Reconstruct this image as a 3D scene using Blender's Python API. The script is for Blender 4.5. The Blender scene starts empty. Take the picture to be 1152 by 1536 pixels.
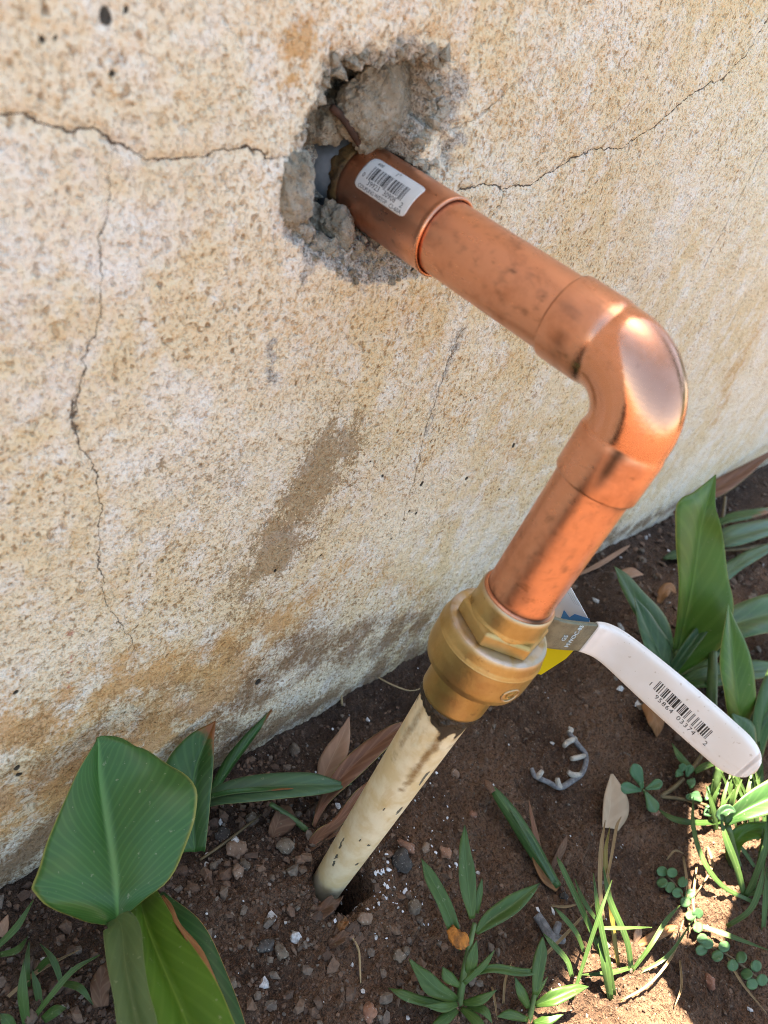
import bpy, bmesh, math, random
import numpy as np
from mathutils import Vector, Matrix

# ------------------------------------------------------------------ camera
# world: X along the wall, Y into the wall, Z up; layout numbers in millimetres
CAM_R = np.array([[0.672345, -0.650931, 0.352479],      # image right
                  [-0.208510, -0.623426, -0.753568],    # image down
                  [0.710265, 0.433162, -0.554882]])     # view direction
CAM_C = np.array([-232.391, -66.926, 406.955])
FPX, PW, PH = 1060.0, 1152.0, 1536.0
HE = 343.38                      # height of the horizontal pipe axis

scene = bpy.context.scene
COL = scene.collection
cam_d = bpy.data.cameras.new('camera')
cam = bpy.data.objects.new('camera', cam_d)
COL.objects.link(cam)
_r, _d, _f = CAM_R
cam.matrix_world = Matrix(((_r[0], -_d[0], -_f[0], CAM_C[0] / 1000), (_r[1], -_d[1], -_f[1], CAM_C[1] / 1000),
                           (_r[2], -_d[2], -_f[2], CAM_C[2] / 1000), (0, 0, 0, 1)))
cam_d.sensor_fit = 'VERTICAL'
cam_d.sensor_height = 8.1
cam_d.sensor_width = 6.075
cam_d.lens = FPX / PH * 8.1
cam_d.clip_start = 0.005
cam_d.clip_end = 400
cam_d.dof.use_dof = True
cam_d.dof.focus_distance = 0.385
cam_d.dof.aperture_fstop = 2.6
scene.camera = cam

# ------------------------------------------------------------------ sky and sun
TO_SUN = Vector((0.155, 0.29, 0.94)).normalized()
world = bpy.data.worlds.new('World')
scene.world = world
world.use_nodes = True
wn = world.node_tree.nodes
wl = world.node_tree.links
sky = wn.new('ShaderNodeTexSky')
sky.sky_type = 'NISHITA'
sky.sun_disc = False
sky.sun_elevation = math.asin(TO_SUN.z)
sky.sun_rotation = math.atan2(TO_SUN.x, TO_SUN.y)
sky.air_density = 1.0
sky.dust_density = 1.5
sky.ozone_density = 0.5
wn['Background'].inputs['Strength'].default_value = 0.055
wl.new(sky.outputs[0], wn['Background'].inputs['Color'])
sun_d = bpy.data.lights.new('sun', 'SUN')
sun_d.energy = 5.0
sun_d.angle = math.radians(0.5)
sun_d.color = (1.0, 0.94, 0.85)
sun = bpy.data.objects.new('sun', sun_d)
COL.objects.link(sun)
sun.rotation_euler = TO_SUN.to_track_quat('Z', 'Y').to_euler()
sun.location = (0.5, 0.5, 3)
scene.view_settings.view_transform = 'Standard'
scene.view_settings.look = 'None'
scene.view_settings.gamma = 1.0
scene.view_settings.use_curve_mapping = False
scene.view_settings.exposure = 3.32
scene.view_settings.use_white_balance = True
scene.view_settings.white_balance_temperature = 7500
scene.view_settings.white_balance_tint = 6
scene.render.engine = 'CYCLES'
scene.cycles.max_bounces = 5
scene.cycles.diffuse_bounces = 3
scene.cycles.use_denoising = True
scene.cycles.denoiser = 'OPENIMAGEDENOISE'
scene.cycles.denoising_input_passes = 'RGB_ALBEDO_NORMAL'
scene.cycles.denoising_prefilter = 'NONE'
scene.cycles.filter_width = 1.0
scene.cycles.sample_clamp_indirect = 6.0

random.seed(7)
RNG = np.random.RandomState(11)

# ------------------------------------------------------------------ noise
_perm = np.random.RandomState(3).permutation(256)
_perm = np.concatenate([_perm, _perm, _perm])
_gang = np.random.RandomState(4).rand(256) * 2 * np.pi
_gx, _gy = np.cos(_gang).astype(np.float32), np.sin(_gang).astype(np.float32)
_perm = _perm.astype(np.int32)


def perlin(x, y):
    x = np.asarray(x, np.float32)
    y = np.asarray(y, np.float32)
    x0, y0 = np.floor(x), np.floor(y)
    xi, yi = x0.astype(np.int32), y0.astype(np.int32)
    xf, yf = x - x0, y - y0
    u = xf * xf * xf * (xf * (xf * 6 - 15) + 10)
    v = yf * yf * yf * (yf * (yf * 6 - 15) + 10)
    a, b = xi & 255, yi & 255

    def g(i, j, dx, dy):
        h = _perm[_perm[(a + i) & 255] + ((b + j) & 255)]
        return _gx[h] * dx + _gy[h] * dy
    n00, n10 = g(0, 0, xf, yf), g(1, 0, xf - 1, yf)
    n01, n11 = g(0, 1, xf, yf - 1), g(1, 1, xf - 1, yf - 1)
    return ((n00 * (1 - u) + n10 * u) * (1 - v) + (n01 * (1 - u) + n11 * u) * v) * 1.5


def fbm(x, y, scale, octv=4, gain=0.5, seed=0.0):
    s, a, f = 0.0, 1.0, 1.0 / scale
    for i in range(octv):
        s = s + a * perlin(x * f + seed + i * 17.3, y * f - seed * 1.7 + i * 9.1)
        a *= gain
        f *= 2.03
    return s


def sstep(a, b, x):
    t = np.clip((x - a) / (b - a), 0, 1)
    return t * t * (3 - 2 * t)


# ------------------------------------------------------------------ layout helpers
def ray(px, py):
    v = CAM_R.T @ np.array([(px - PW / 2) / FPX, (py - PH / 2) / FPX, 1.0])
    return v          # view depth 1


def at_depth(px, py, depth):
    return CAM_C + ray(px, py) * depth


def at_x(px, py, x):
    r = ray(px, py)
    return CAM_C + r * (x - CAM_C[0]) / r[0]


def at_y(px, py, y):
    r = ray(px, py)
    return CAM_C + r * (y - CAM_C[1]) / r[1]


WALL_K = 0.085


def at_wall(px, py):
    r = ray(px, py)
    t = (100 + WALL_K * CAM_C[2] - CAM_C[1]) / (r[1] - WALL_K * r[2])
    return CAM_C + r * t


def soil_base(x, y):
    x = np.asarray(x, float)
    y = np.asarray(y, float)
    z = -17 * sstep(15, 92, y)
    z = z + 16 * np.exp(-((x - 470) / 190) ** 2) * sstep(-60, 80, y)
    near = np.exp(-((x - 150) / 900) ** 2 - (y / 900) ** 2)
    z = z + 5.0 * fbm(x, y, 130, 3, .5, 2.1) * near
    return z


def soil_z(x, y):
    x = np.asarray(x, float)
    y = np.asarray(y, float)
    z = soil_base(x, y)
    near = np.exp(-((x - 150) / 1200) ** 2 - (y / 900) ** 2)
    z = z + near * (3.4 * fbm(x, y, 34, 4, .58, 5.3))
    c = fbm(x, y, 11, 3, .6, 8.8)
    z = z + near * 3.2 * np.abs(c) + near * 1.3 * fbm(x, y, 4.5, 2, .6, 3.7)
    # the hole that the painted pipe goes down into
    d = np.hypot(x - 4, y + 5)
    d = d + 2.5 * perlin(x / 9, y / 9)
    z = z - 60 * (1 - sstep(12, 19.5, d))
    z = z + 4 * np.exp(-((d - 27) / 8) ** 2)
    return z


def at_ground_n(px, py, lift):
    """arrays of pixels and heights above the soil -> points (N, 3)"""
    px, py, lift = (np.asarray(a, float) for a in (px, py, lift))
    R = np.stack([(px - PW / 2) / FPX, (py - PH / 2) / FPX, np.ones_like(px)], -1) @ CAM_R
    z = lift.copy()
    for i in range(14):
        t = (z - CAM_C[2]) / R[:, 2]
        p = CAM_C + R * t[:, None]
        z = .4 * z + .6 * (soil_base(p[:, 0], p[:, 1]) + lift)
    t = (z - CAM_C[2]) / R[:, 2]
    return CAM_C + R * t[:, None]


def at_ground(px, py, lift=0.0):
    return at_ground_n([px], [py], [lift])[0]


# ------------------------------------------------------------------ object helpers
def tag(o, label=None, cat=None, group=None, kind=None):
    if label:
        o['label'] = label
    if cat:
        o['category'] = cat
    if group:
        o['group'] = group
    if kind:
        o['kind'] = kind
    return o


def link(name, me, mat=None, parent=None):
    o = bpy.data.objects.new(name, me)
    COL.objects.link(o)
    if mat is not None:
        me.materials.clear()
        me.materials.append(mat)
    if parent is not None:
        o.parent = parent
        o.matrix_parent_inverse = Matrix.Translation(parent.location).inverted()
    return o


def empty(name, loc_mm, label, cat, group=None):
    o = bpy.data.objects.new(name, None)
    o.empty_display_size = 0.02
    COL.objects.link(o)
    o.location = [c / 1000 for c in loc_mm]
    return tag(o, label, cat, group)


def mesh_np(name, V, quads=None, tris=None, smooth=True):
    """V in mm; fast creation"""
    me = bpy.data.meshes.new(name)
    V = np.asarray(V, np.float32) / 1000.0
    nq = 0 if quads is None else len(quads)
    nt = 0 if tris is None else len(tris)
    me.vertices.add(len(V))
    me.vertices.foreach_set('co', V.ravel())
    loops = []
    if nq:
        loops.append(np.asarray(quads, np.int32).ravel())
    if nt:
        loops.append(np.asarray(tris, np.int32).ravel())
    loops = np.concatenate(loops)
    me.loops.add(len(loops))
    me.loops.foreach_set('vertex_index', loops)
    me.polygons.add(nq + nt)
    starts = np.concatenate([np.arange(nq) * 4, nq * 4 + np.arange(nt) * 3]).astype(np.int32)
    me.polygons.foreach_set('loop_start', starts)
    me.update(calc_edges=True)
    me.polygons.foreach_set('use_smooth', np.full(len(me.polygons), smooth))
    return me


def grid_quads(nu, nv, wrap_u=False, wrap_v=False):
    """vertex index = i*nv + j"""
    i = np.arange(nu if wrap_u else nu - 1)
    j = np.arange(nv if wrap_v else nv - 1)
    I, J = np.meshgrid(i, j, indexing='ij')
    I2, J2 = (I + 1) % nu, (J + 1) % nv
    return np.stack([I * nv + J, I2 * nv + J, I2 * nv + J2, I * nv + J2], -1).reshape(-1, 4)


def fattr(me, name, vals):
    a = me.attributes.new(name, 'FLOAT', 'POINT')
    a.data.foreach_set('value', np.asarray(vals, np.float32).ravel())


def uvset(me, u, v):
    uv = me.uv_layers.new(name='UVMap')
    idx = np.empty(len(me.loops), np.int32)
    me.loops.foreach_get('vertex_index', idx)
    d = np.stack([np.asarray(u)[idx], np.asarray(v)[idx]], -1).astype(np.float32)
    uv.data.foreach_set('uv', d.ravel())


def flip(me):
    me.flip_normals()
    return me


def lathe(name, prof, axis='z', origin=(0, 0, 0), seg=96, smooth=True):
    """prof: list of (r, h) in mm, closed ends if r == 0"""
    prof = np.array(prof, float)
    th = np.arange(seg) * 2 * np.pi / seg
    R, T = np.meshgrid(prof[:, 0], th, indexing='ij')
    Hh = np.repeat(prof[:, 1][:, None], seg, 1)
    if axis == 'z':
        V = np.stack([R * np.cos(T), R * np.sin(T), Hh], -1)
    elif axis == 'y':
        V = np.stack([R * np.cos(T), Hh, R * np.sin(T)], -1)
    else:
        V = np.stack([Hh, R * np.cos(T), R * np.sin(T)], -1)
    V = V.reshape(-1, 3) + np.array(origin)
    me = mesh_np(name, V, grid_quads(len(prof), seg, False, True), smooth=smooth)
    fix_normals(me)
    return me


def fix_normals(me):
    bm = bmesh.new()
    bm.from_mesh(me)
    bmesh.ops.recalc_face_normals(bm, faces=bm.faces)
    bm.to_mesh(me)
    bm.free()
    return me


def sharp(me, ang=35):
    try:
        me.set_sharp_from_angle(angle=math.radians(ang))
    except Exception:
        pass
    return me


def tube_mesh(name, pts, radii, seg=8, cap=True):
    """pts Nx3 mm, radii N"""
    pts = np.asarray(pts, float)
    n = len(pts)
    radii = np.broadcast_to(np.asarray(radii, float), (n,))
    T = np.gradient(pts, axis=0)
    T /= np.linalg.norm(T, axis=1)[:, None] + 1e-9
    up = np.array([0, 0, 1.0]) if abs(T[0][2]) < .8 else np.array([1.0, 0, 0])
    V = []
    a = np.cross(T[0], up)
    a /= np.linalg.norm(a)
    for i in range(n):
        a = a - T[i] * (a @ T[i])
        a /= np.linalg.norm(a) + 1e-9
        b = np.cross(T[i], a)
        th = np.arange(seg) * 2 * np.pi / seg
        V.append(pts[i] + radii[i] * (np.cos(th)[:, None] * a + np.sin(th)[:, None] * b))
    V = np.concatenate(V)
    q = grid_quads(n, seg, False, True)
    tris = None
    if cap:
        V = np.concatenate([V, pts[:1], pts[-1:]])
        c0, c1 = n * seg, n * seg + 1
        k = np.arange(seg)
        tris = np.concatenate([np.stack([np.full(seg, c0), (k + 1) % seg, k], -1),
                               np.stack([np.full(seg, c1), (n - 1) * seg + k, (n - 1) * seg + (k + 1) % seg], -1)])
    me = mesh_np(name, V, q, tris)
    fix_normals(me)
    return me


def spline(P, n):
    """Catmull-Rom through rows of P, n samples"""
    P = np.asarray(P, float)
    if len(P) == 2:
        t = np.linspace(0, 1, n)[:, None]
        return P[0] * (1 - t) + P[1] * t
    Q = np.concatenate([[2 * P[0] - P[1]], P, [2 * P[-1] - P[-2]]])
    out = []
    m = len(P) - 1
    for s in np.linspace(0, m, n):
        i = min(int(s), m - 1)
        t = s - i
        p0, p1, p2, p3 = Q[i:i + 4]
        out.append(.5 * (2 * p1 + (p2 - p0) * t + (2 * p0 - 5 * p1 + 4 * p2 - p3) * t * t + (3 * p1 - p0 - 3 * p2 + p3) * t ** 3))
    return np.array(out)


# ------------------------------------------------------------------ material helpers
class NT:
    def __init__(self, name):
        self.m = bpy.data.materials.new(name)
        self.m.use_nodes = True
        self.t = self.m.node_tree
        self.n = self.t.nodes
        self.l = self.t.links
        self.b = self.n['Principled BSDF']
        self.out = self.n['Material Output']
        tc = self.n.new('ShaderNodeTexCoord')
        self.obj = tc.outputs['Object']
        self.uv = tc.outputs['UV']

    def con(self, a, b):
        if isinstance(a, (int, float)):
            b.default_value = a
        elif isinstance(a, (tuple, list)):
            b.default_value = (*a, 1.0) if len(a) == 3 and b.type == 'RGBA' else a
        else:
            self.l.new(a, b)

    def noise(self, scale, detail=4, rough=.55, vec=None, dist=0.0, w=None):
        n = self.n.new('ShaderNodeTexNoise')
        n.inputs['Scale'].default_value = scale
        n.inputs['Detail'].default_value = detail
        n.inputs['Roughness'].default_value = rough
        n.inputs['Distortion'].default_value = dist
        self.l.new(vec if vec is not None else self.obj, n.inputs['Vector'])
        return n.outputs['Fac']

    def voro(self, scale, vec=None, feature='F1', out='Distance', rnd=1.0):
        n = self.n.new('ShaderNodeTexVoronoi')
        n.feature = feature
        n.inputs['Scale'].default_value = scale
        n.inputs['Randomness'].default_value = rnd
        self.l.new(vec if vec is not None else self.obj, n.inputs['Vector'])
        return n.outputs[out]

    def mapping(self, scale=(1, 1, 1), loc=(0, 0, 0), rot=(0, 0, 0), vec=None):
        n = self.n.new('ShaderNodeMapping')
        n.inputs['Scale'].default_value = scale
        n.inputs['Location'].default_value = loc
        n.inputs['Rotation'].default_value = rot
        self.l.new(vec if vec is not None else self.obj, n.inputs['Vector'])
        return n.outputs[0]

    def ramp(self, fac, a, b, lo=0.0, hi=1.0):
        n = self.n.new('ShaderNodeMapRange')
        n.interpolation_type = 'SMOOTHSTEP'
        self.con(fac, n.inputs['Value'])
        n.inputs['From Min'].default_value = a
        n.inputs['From Max'].default_value = b
        n.inputs['To Min'].default_value = lo
        n.inputs['To Max'].default_value = hi
        return n.outputs['Result']

    def math(self, op, a, b=0.0, c=0.0, clamp=False):
        n = self.n.new('ShaderNodeMath')
        n.operation = op
        n.use_clamp = clamp
        self.con(a, n.inputs[0])
        self.con(b, n.inputs[1])
        self.con(c, n.inputs[2])
        return n.outputs[0]

    def mix(self, fac, a, b, blend='MIX'):
        n = self.n.new('ShaderNodeMix')
        n.data_type = 'RGBA'
        n.blend_type = blend
        self.con(fac, n.inputs[0])
        self.con(a, n.inputs[6])
        self.con(b, n.inputs[7])
        return n.outputs[2]

    def attr(self, name, out='Fac'):
        n = self.n.new('ShaderNodeAttribute')
        n.attribute_name = name
        return n.outputs[out]

    def sep(self, vec):
        n = self.n.new('ShaderNodeSeparateXYZ')
        self.l.new(vec, n.inputs[0])
        return n.outputs

    def bump(self, height, dist=0.001, strength=1.0, normal=None):
        n = self.n.new('ShaderNodeBump')
        n.inputs['Distance'].default_value = dist
        n.inputs['Strength'].default_value = strength
        self.con(height, n.inputs['Height'])
        if normal is not None:
            self.l.new(normal, n.inputs['Normal'])
        return n.outputs[0]

    def rand(self):
        n = self.n.new('ShaderNodeObjectInfo')
        return n.outputs['Random']

    def set(self, color=None, rough=None, metal=None, normal=None, spec=None, **kw):
        b = self.b.inputs
        if color is not None:
            self.con(color, b['Base Color'])
        if rough is not None:
            self.con(rough, b['Roughness'])
        if metal is not None:
            self.con(metal, b['Metallic'])
        if spec is not None:
            self.con(spec, b['Specular IOR Level'])
        if normal is not None:
            self.con(normal, b['Normal'])
        return self.m


# ------------------------------------------------------------------ materials
def m_wall():
    k = NT('stucco')
    Pv = k.mapping((1, 1, .92))
    c = k.mix(k.ramp(k.noise(9, 2, .6), .35, .66), (.73, .60, .39), (.79, .71, .56))
    med = k.noise(60, 3, .65, k.mapping((1, 1, .8), (3, 1, 2)))
    c = k.mix(k.ramp(med, .42, .68, 0, .75), c, (.80, .77, .71))
    t1 = k.noise(430, 3, .7, Pv)
    big = k.ramp(k.noise(16, 2, .5, k.mapping((1, 1, 1), (7, 2, 5))), .35, .65)
    c = k.mix(k.math('MULTIPLY', k.ramp(t1, .50, .64, 0, .52), k.math('MULTIPLY_ADD', big, .65, .35)), c, (.64, .42, .19))
    t2 = k.noise(800, 2, .65, Pv)
    c = k.mix(k.math('MULTIPLY', k.ramp(t2, .60, .68, 0, .6), k.math('MULTIPLY_ADD', k.ramp(med, .3, .6), -.7, .9)), c, (.36, .23, .12))
    t3 = k.noise(430, 1, .5, k.mapping((1, 1, .8), (11, 3, 6)))
    c = k.mix(k.math('MULTIPLY', k.ramp(t3, .65, .70, 0, .8), k.math('MULTIPLY_ADD', big, .7, .3)), c, (.30, .17, .08))
    v = k.voro(210, k.mapping((1, 1, .7)))
    pit = k.math('MULTIPLY', k.ramp(v, .08, .22, 1, 0), k.ramp(med, .48, .40))
    c = k.mix(k.math('MULTIPLY', pit, .75), c, (.28, .17, .09))
    fine = k.noise(900, 2, .7)

    def mask(name, lo=.25, hi=.55, amt=1.0, tex=fine, g=1.2):
        a = k.attr(name)
        return k.math('MULTIPLY', k.ramp(k.math('ADD', a, k.math('MULTIPLY_ADD', tex, g, -g / 2)), lo, hi), amt)
    c = k.mix(mask('white', .2, .9, .6, t1), c, (.79, .77, .74))
    c = k.mix(mask('orange', .05, 1.0, .8, t1, 1.9), c, (.56, .31, .11))
    mixn = k.math('MULTIPLY_ADD', fine, .5, k.math('MULTIPLY', t1, .5))
    c = k.mix(mask('brown', .40, .95, .72, mixn, 4.6), c, (.28, .18, .09))
    c = k.mix(mask('dirt', .1, 1.25, .88, t1, 1.8), c, (.21, .12, .06))
    c = k.mix(mask('grey', .25, .7, .93, t1), c, k.mix(k.ramp(t2, .38, .62), (.22, .20, .175), (.62, .58, .52)))
    c = k.mix(mask('red', .5, .75, .7, fine), c, (.34, .09, .05))
    c = k.mix(k.ramp(k.attr('black'), .3, .6, 0, .95), c, (.03, .027, .022))
    # hairline cracks: signed distance to the crack line, jittered, against its local width
    jit = k.math('MULTIPLY_ADD', k.noise(380, 3, .7), .0024, -.0012)
    dd = k.math('ABSOLUTE', k.math('ADD', k.attr('cdist'), jit))
    q = k.math('DIVIDE', dd, k.math('MAXIMUM', k.math('MULTIPLY', k.attr('cwid'), k.math('MULTIPLY_ADD', k.noise(90, 2, .5), 2.4, -.35)), .00002))
    ck = k.math('MULTIPLY', k.ramp(q, .55, 1.25, 1, 0), k.attr('camt'))
    c = k.mix(k.math('MULTIPLY', ck, .93), c, (.085, .058, .042))
    h = k.math('MULTIPLY_ADD', fine, .4, k.math('MULTIPLY', t1, -1.5))
    h = k.math('SUBTRACT', h, k.math('MULTIPLY', pit, .9))
    h = k.math('SUBTRACT', h, k.ramp(t2, .54, .68, 0, .4))
    h = k.math('SUBTRACT', h, k.ramp(t3, .58, .70, 0, .8))
    h = k.math('SUBTRACT', h, k.math('MULTIPLY', ck, 1.6))
    bn = k.bump(h, .0010, 1.0)
    return k.set(c, .92, 0, bn, .25)


def m_mortar():
    k = NT('broken_mortar')
    c = k.mix(k.ramp(k.noise(60, 3, .65), .35, .65), (.33, .29, .22), (.56, .51, .42))
    c = k.mix(k.ramp(k.noise(420, 4, .7), .55, .68, 0, .7), c, (.13, .12, .11))
    c = k.mix(k.ramp(k.noise(310, 4, .7, k.mapping((1, 1, 1), (5, 5, 1))), .58, .7, 0, .7), c, (.62, .58, .52))
    h = k.math('ADD', k.noise(500, 5, .7), k.math('MULTIPLY', k.noise(160, 4, .6), 1.2))
    return k.set(c, .95, 0, k.bump(h, .0034, 1.0), .2)


def m_soil():
    k = NT('soil')
    big = k.noise(11, 2, .6)
    med = k.noise(95, 4, .7)
    fine = k.noise(520, 3, .7)
    c = k.mix(k.ramp(big, .35, .66), (.088, .050, .033), (.21, .122, .078))
    c = k.mix(k.ramp(med, .48, .68, 0, .7), c, (.22, .13, .082))
    c = k.mix(k.ramp(fine, .50, .40, 0, .65), c, (.038, .026, .019))
    c = k.mix(k.ramp(fine, .60, .70, 0, .8), c, (.32, .21, .14))
    spk = k.voro(360)
    c = k.mix(k.math('MULTIPLY', k.ramp(spk, .10, .17, 1, 0), k.ramp(med, .52, .60, 0, .8)), c, (.44, .39, .34))
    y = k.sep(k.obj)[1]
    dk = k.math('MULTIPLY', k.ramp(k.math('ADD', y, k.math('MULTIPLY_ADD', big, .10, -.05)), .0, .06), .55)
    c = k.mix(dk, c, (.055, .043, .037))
    h = k.math('ADD', k.math('MULTIPLY', med, 1.3), k.math('MULTIPLY', fine, .8))
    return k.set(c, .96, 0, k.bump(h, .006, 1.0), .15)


def m_stone(name, a, b, rough=.85):
    k = NT(name)
    c = k.mix(k.rand(), a, b)
    c = k.mix(k.ramp(k.noise(260, 4, .6), .4, .65, 0, .55), c, tuple(x * .55 for x in a))
    c = k.mix(k.ramp(k.noise(700, 3, .6), .58, .68, 0, .5), c, (.5, .45, .4))
    return k.set(c, rough, 0, k.bump(k.noise(500, 4, .65), .0006, .8), .3)


def m_gravel():
    k = NT('gravel_bits')
    r = k.attr('tone')
    hue = k.attr('hue')
    c = k.mix(hue, (.09, .057, .042), (.20, .125, .085))
    c = k.mix(k.ramp(r, .55, .95, 0, .8), c, (.19, .16, .13))
    c = k.mix(k.ramp(r, .965, .98), c, (.58, .57, .56))
    c = k.mix(k.ramp(k.noise(500, 3, .6), .4, .65, 0, .4), c, (.05, .036, .028))
    return k.set(c, .92, 0, k.bump(k.noise(700, 3, .6), .0005, .6), .2)


def m_copper(name='copper', rough=.36, tint=(.73, .35, .222)):
    k = NT(name)
    st = k.noise(60, 4, .6, k.mapping((1, .25, .25)))
    c = k.mix(k.ramp(st, .3, .7), tuple(x * .93 for x in tint), tint)
    gr = k.noise(38, 5, .65, k.mapping((1, 1, 1), (1, 4, 2)))
    c = k.mix(k.ramp(gr, .47, .72, 0, .7), c, (.47, .19, .095))
    sm = k.noise(24, 5, .7, k.mapping((1, .7, 1), (3, 8, 5)), 1.2)
    c = k.mix(k.ramp(sm, .58, .70, 0, .5), c, (.30, .13, .075))
    fine = k.noise(150, 3, .6, k.mapping((1, .5, 1), (6, 1, 2)))
    c = k.mix(k.ramp(fine, .62, .74, 0, .55), c, (.24, .11, .06))
    c = k.mix(k.attr('soot'), c, (.06, .035, .02))
    rg = k.math('MULTIPLY_ADD', k.noise(30, 4, .6), .16, rough - .08)
    rg = k.math('SUBTRACT', rg, k.math('MULTIPLY', k.attr('gloss'), .17))
    rg = k.math('ADD', rg, k.math('MULTIPLY', k.attr('soot'), .3))
    rg = k.math('ADD', rg, k.ramp(gr, .45, .7, -.05, .12), clamp=True)
    scr = k.noise(1100, 2, .6, k.mapping((1, .05, 1)))
    scr2 = k.noise(700, 3, .6, k.mapping((.05, 1, 1), (2, 2, 2)))
    hh = k.math('ADD', scr, k.math('MULTIPLY', scr2, .7))
    rg = k.math('MULTIPLY_ADD', k.math('SUBTRACT', hh, .85), .2, rg)
    return k.set(c, rg, 1.0, k.bump(hh, .00007, .4))


def m_brass():
    k = NT('brass')
    c = k.mix(k.ramp(k.noise(45, 4, .6), .35, .65), (.42, .29, .11), (.52, .38, .17))
    c = k.mix(k.ramp(k.noise(30, 4, .65, k.mapping((1, 1, 1), (4, 4, 8))), .48, .70, 0, .7), c, (.34, .18, .08))
    c = k.mix(k.ramp(k.noise(220, 4, .6), .62, .72, 0, .45), c, (.13, .09, .05))
    c = k.mix(k.attr('worn'), c, (.55, .50, .46))
    rg = k.math('MULTIPLY_ADD', k.noise(80, 4, .6), .25, .30)
    return k.set(c, rg, .92, k.bump(k.noise(500, 3, .6), .00025, .5))


def m_paint():
    k = NT('old_cream_paint')
    c = k.mix(k.ramp(k.noise(70, 4, .6), .35, .65), (.64, .50, .28), (.75, .65, .45))
    c = k.mix(k.ramp(k.noise(45, 4, .6, k.mapping((1, 1, .5), (3, 3, 3))), .58, .7, 0, .45), c, (.42, .47, .38))
    c = k.mix(k.ramp(k.noise(110, 4, .6, k.mapping((1, 1, .3), (8, 1, 3))), .55, .72, 0, .5), c, (.52, .34, .13))
    fine = k.noise(230, 4, .6)
    s = k.ramp(k.math('ADD', k.attr('stain'), k.math('MULTIPLY_ADD', fine, .9, -.45)), .18, .85)
    c = k.mix(k.math('MULTIPLY', s, .9), c, (.20, .10, .025))
    b = k.ramp(k.math('ADD', k.attr('burnt'), k.math('MULTIPLY_ADD', fine, .8, -.4)), .35, .6)
    c = k.mix(k.math('MULTIPLY', b, .97), c, (.022, .016, .011))
    c = k.mix(k.ramp(k.attr('chip'), .4, .6, 0, .95), c, (.085, .088, .07))
    c = k.mix(k.attr('grime'), c, (.10, .085, .06))
    h = k.math('SUBTRACT', k.math('ADD', k.noise(180, 4, .6), k.math('MULTIPLY', b, 1.2)), k.math('MULTIPLY', k.attr('chip'), 1.3))
    return k.set(c, k.math('MULTIPLY_ADD', fine, .3, .42), 0, k.bump(h, .0005, .7), .4)


def m_simple(name, col, rough=.5, metal=0.0, bump=0.0, var=.25, scale=120, spec=.5):
    k = NT(name)
    c = k.mix(k.ramp(k.noise(scale, 4, .6), .35, .65, 0, 1), tuple(x * (1 - var) for x in col), col)
    n = k.bump(k.noise(scale * 4, 4, .6), bump, .8) if bump else None
    return k.set(c, rough, metal, n, spec)


def m_leaf(name, base, light, edge, tip=None, tip0=.93, veins=70., rough=.38, trans=.22, vein_amt=.45, mid=.06, spots=.0):
    """u across -1..1, v along 0..1 stored in the uv map"""
    k = NT(name)
    s = k.sep(k.uv)
    u, v = s[0], s[1]
    au = k.math('ABSOLUTE', u)
    n1 = k.noise(28, 4, .6)
    c = k.mix(k.ramp(n1, .3, .7), tuple(x * .78 for x in base), base)
    # curved parallel veins leaving the midrib
    ph = k.math('MULTIPLY', k.math('SUBTRACT', v, k.math('MULTIPLY', k.math('POWER', au, .8), .30)), veins)
    w = k.math('SINE', ph)
    c = k.mix(k.ramp(w, .2, 1.0, 0, vein_amt), c, light)
    c = k.mix(k.ramp(au, 0, mid, .85, 0), c, light)
    c = k.mix(k.ramp(au, .955, .995, 0, .85), c, edge)
    c = k.mix(k.ramp(k.noise(330, 3, .6), .66, .72, 0, .35), c, (.35, .36, .22))
    if spots:
        c = k.mix(k.ramp(k.math('ADD', k.voro(38), k.math('MULTIPLY_ADD', k.noise(420, 3, .7), .16, -.08)), .035, .06, spots, 0), c, (.36, .26, .11))
    if tip is not None:
        f = k.math('ADD', k.math('ADD', v, k.math('MULTIPLY_ADD', k.noise(75, 4, .65), .5, -.25)), k.math('MULTIPLY', u, .10))
        c = k.mix(k.ramp(f, tip0 - .10, tip0 + .06), c, tip)
    k.set(c, k.math('MULTIPLY_ADD', n1, .25, rough - .1), 0, k.bump(w, .00004, .35), .45)
    tr = k.n.new('ShaderNodeBsdfTranslucent')
    tc = k.mix(.5, c, light)
    k.l.new(tc, tr.inputs['Color'])
    mx = k.n.new('ShaderNodeMixShader')
    mx.inputs[0].default_value = trans
    k.l.new(k.b.outputs[0], mx.inputs[1])
    k.l.new(tr.outputs[0], mx.inputs[2])
    k.l.new(mx.outputs[0], k.out.inputs['Surface'])
    return k.m


def m_vinyl():
    k = NT('white_vinyl_grip')
    c = k.mix(k.ramp(k.noise(40, 3, .6), .35, .7), (.79, .80, .81), (.74, .73, .71))
    c = k.mix(k.ramp(k.noise(70, 4, .65, k.mapping((1, .4, 1), (4, 2, 9))), .56, .76, 0, .35), c, (.48, .38, .26))
    c = k.mix(k.ramp(k.noise(500, 2, .5), .68, .74, 0, .45), c, (.35, .29, .22))
    return k.set(c, k.math('MULTIPLY_ADD', k.noise(120, 3, .6), .3, .25), 0, k.bump(k.noise(160, 3, .6), .00015, .5), .5)


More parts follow.
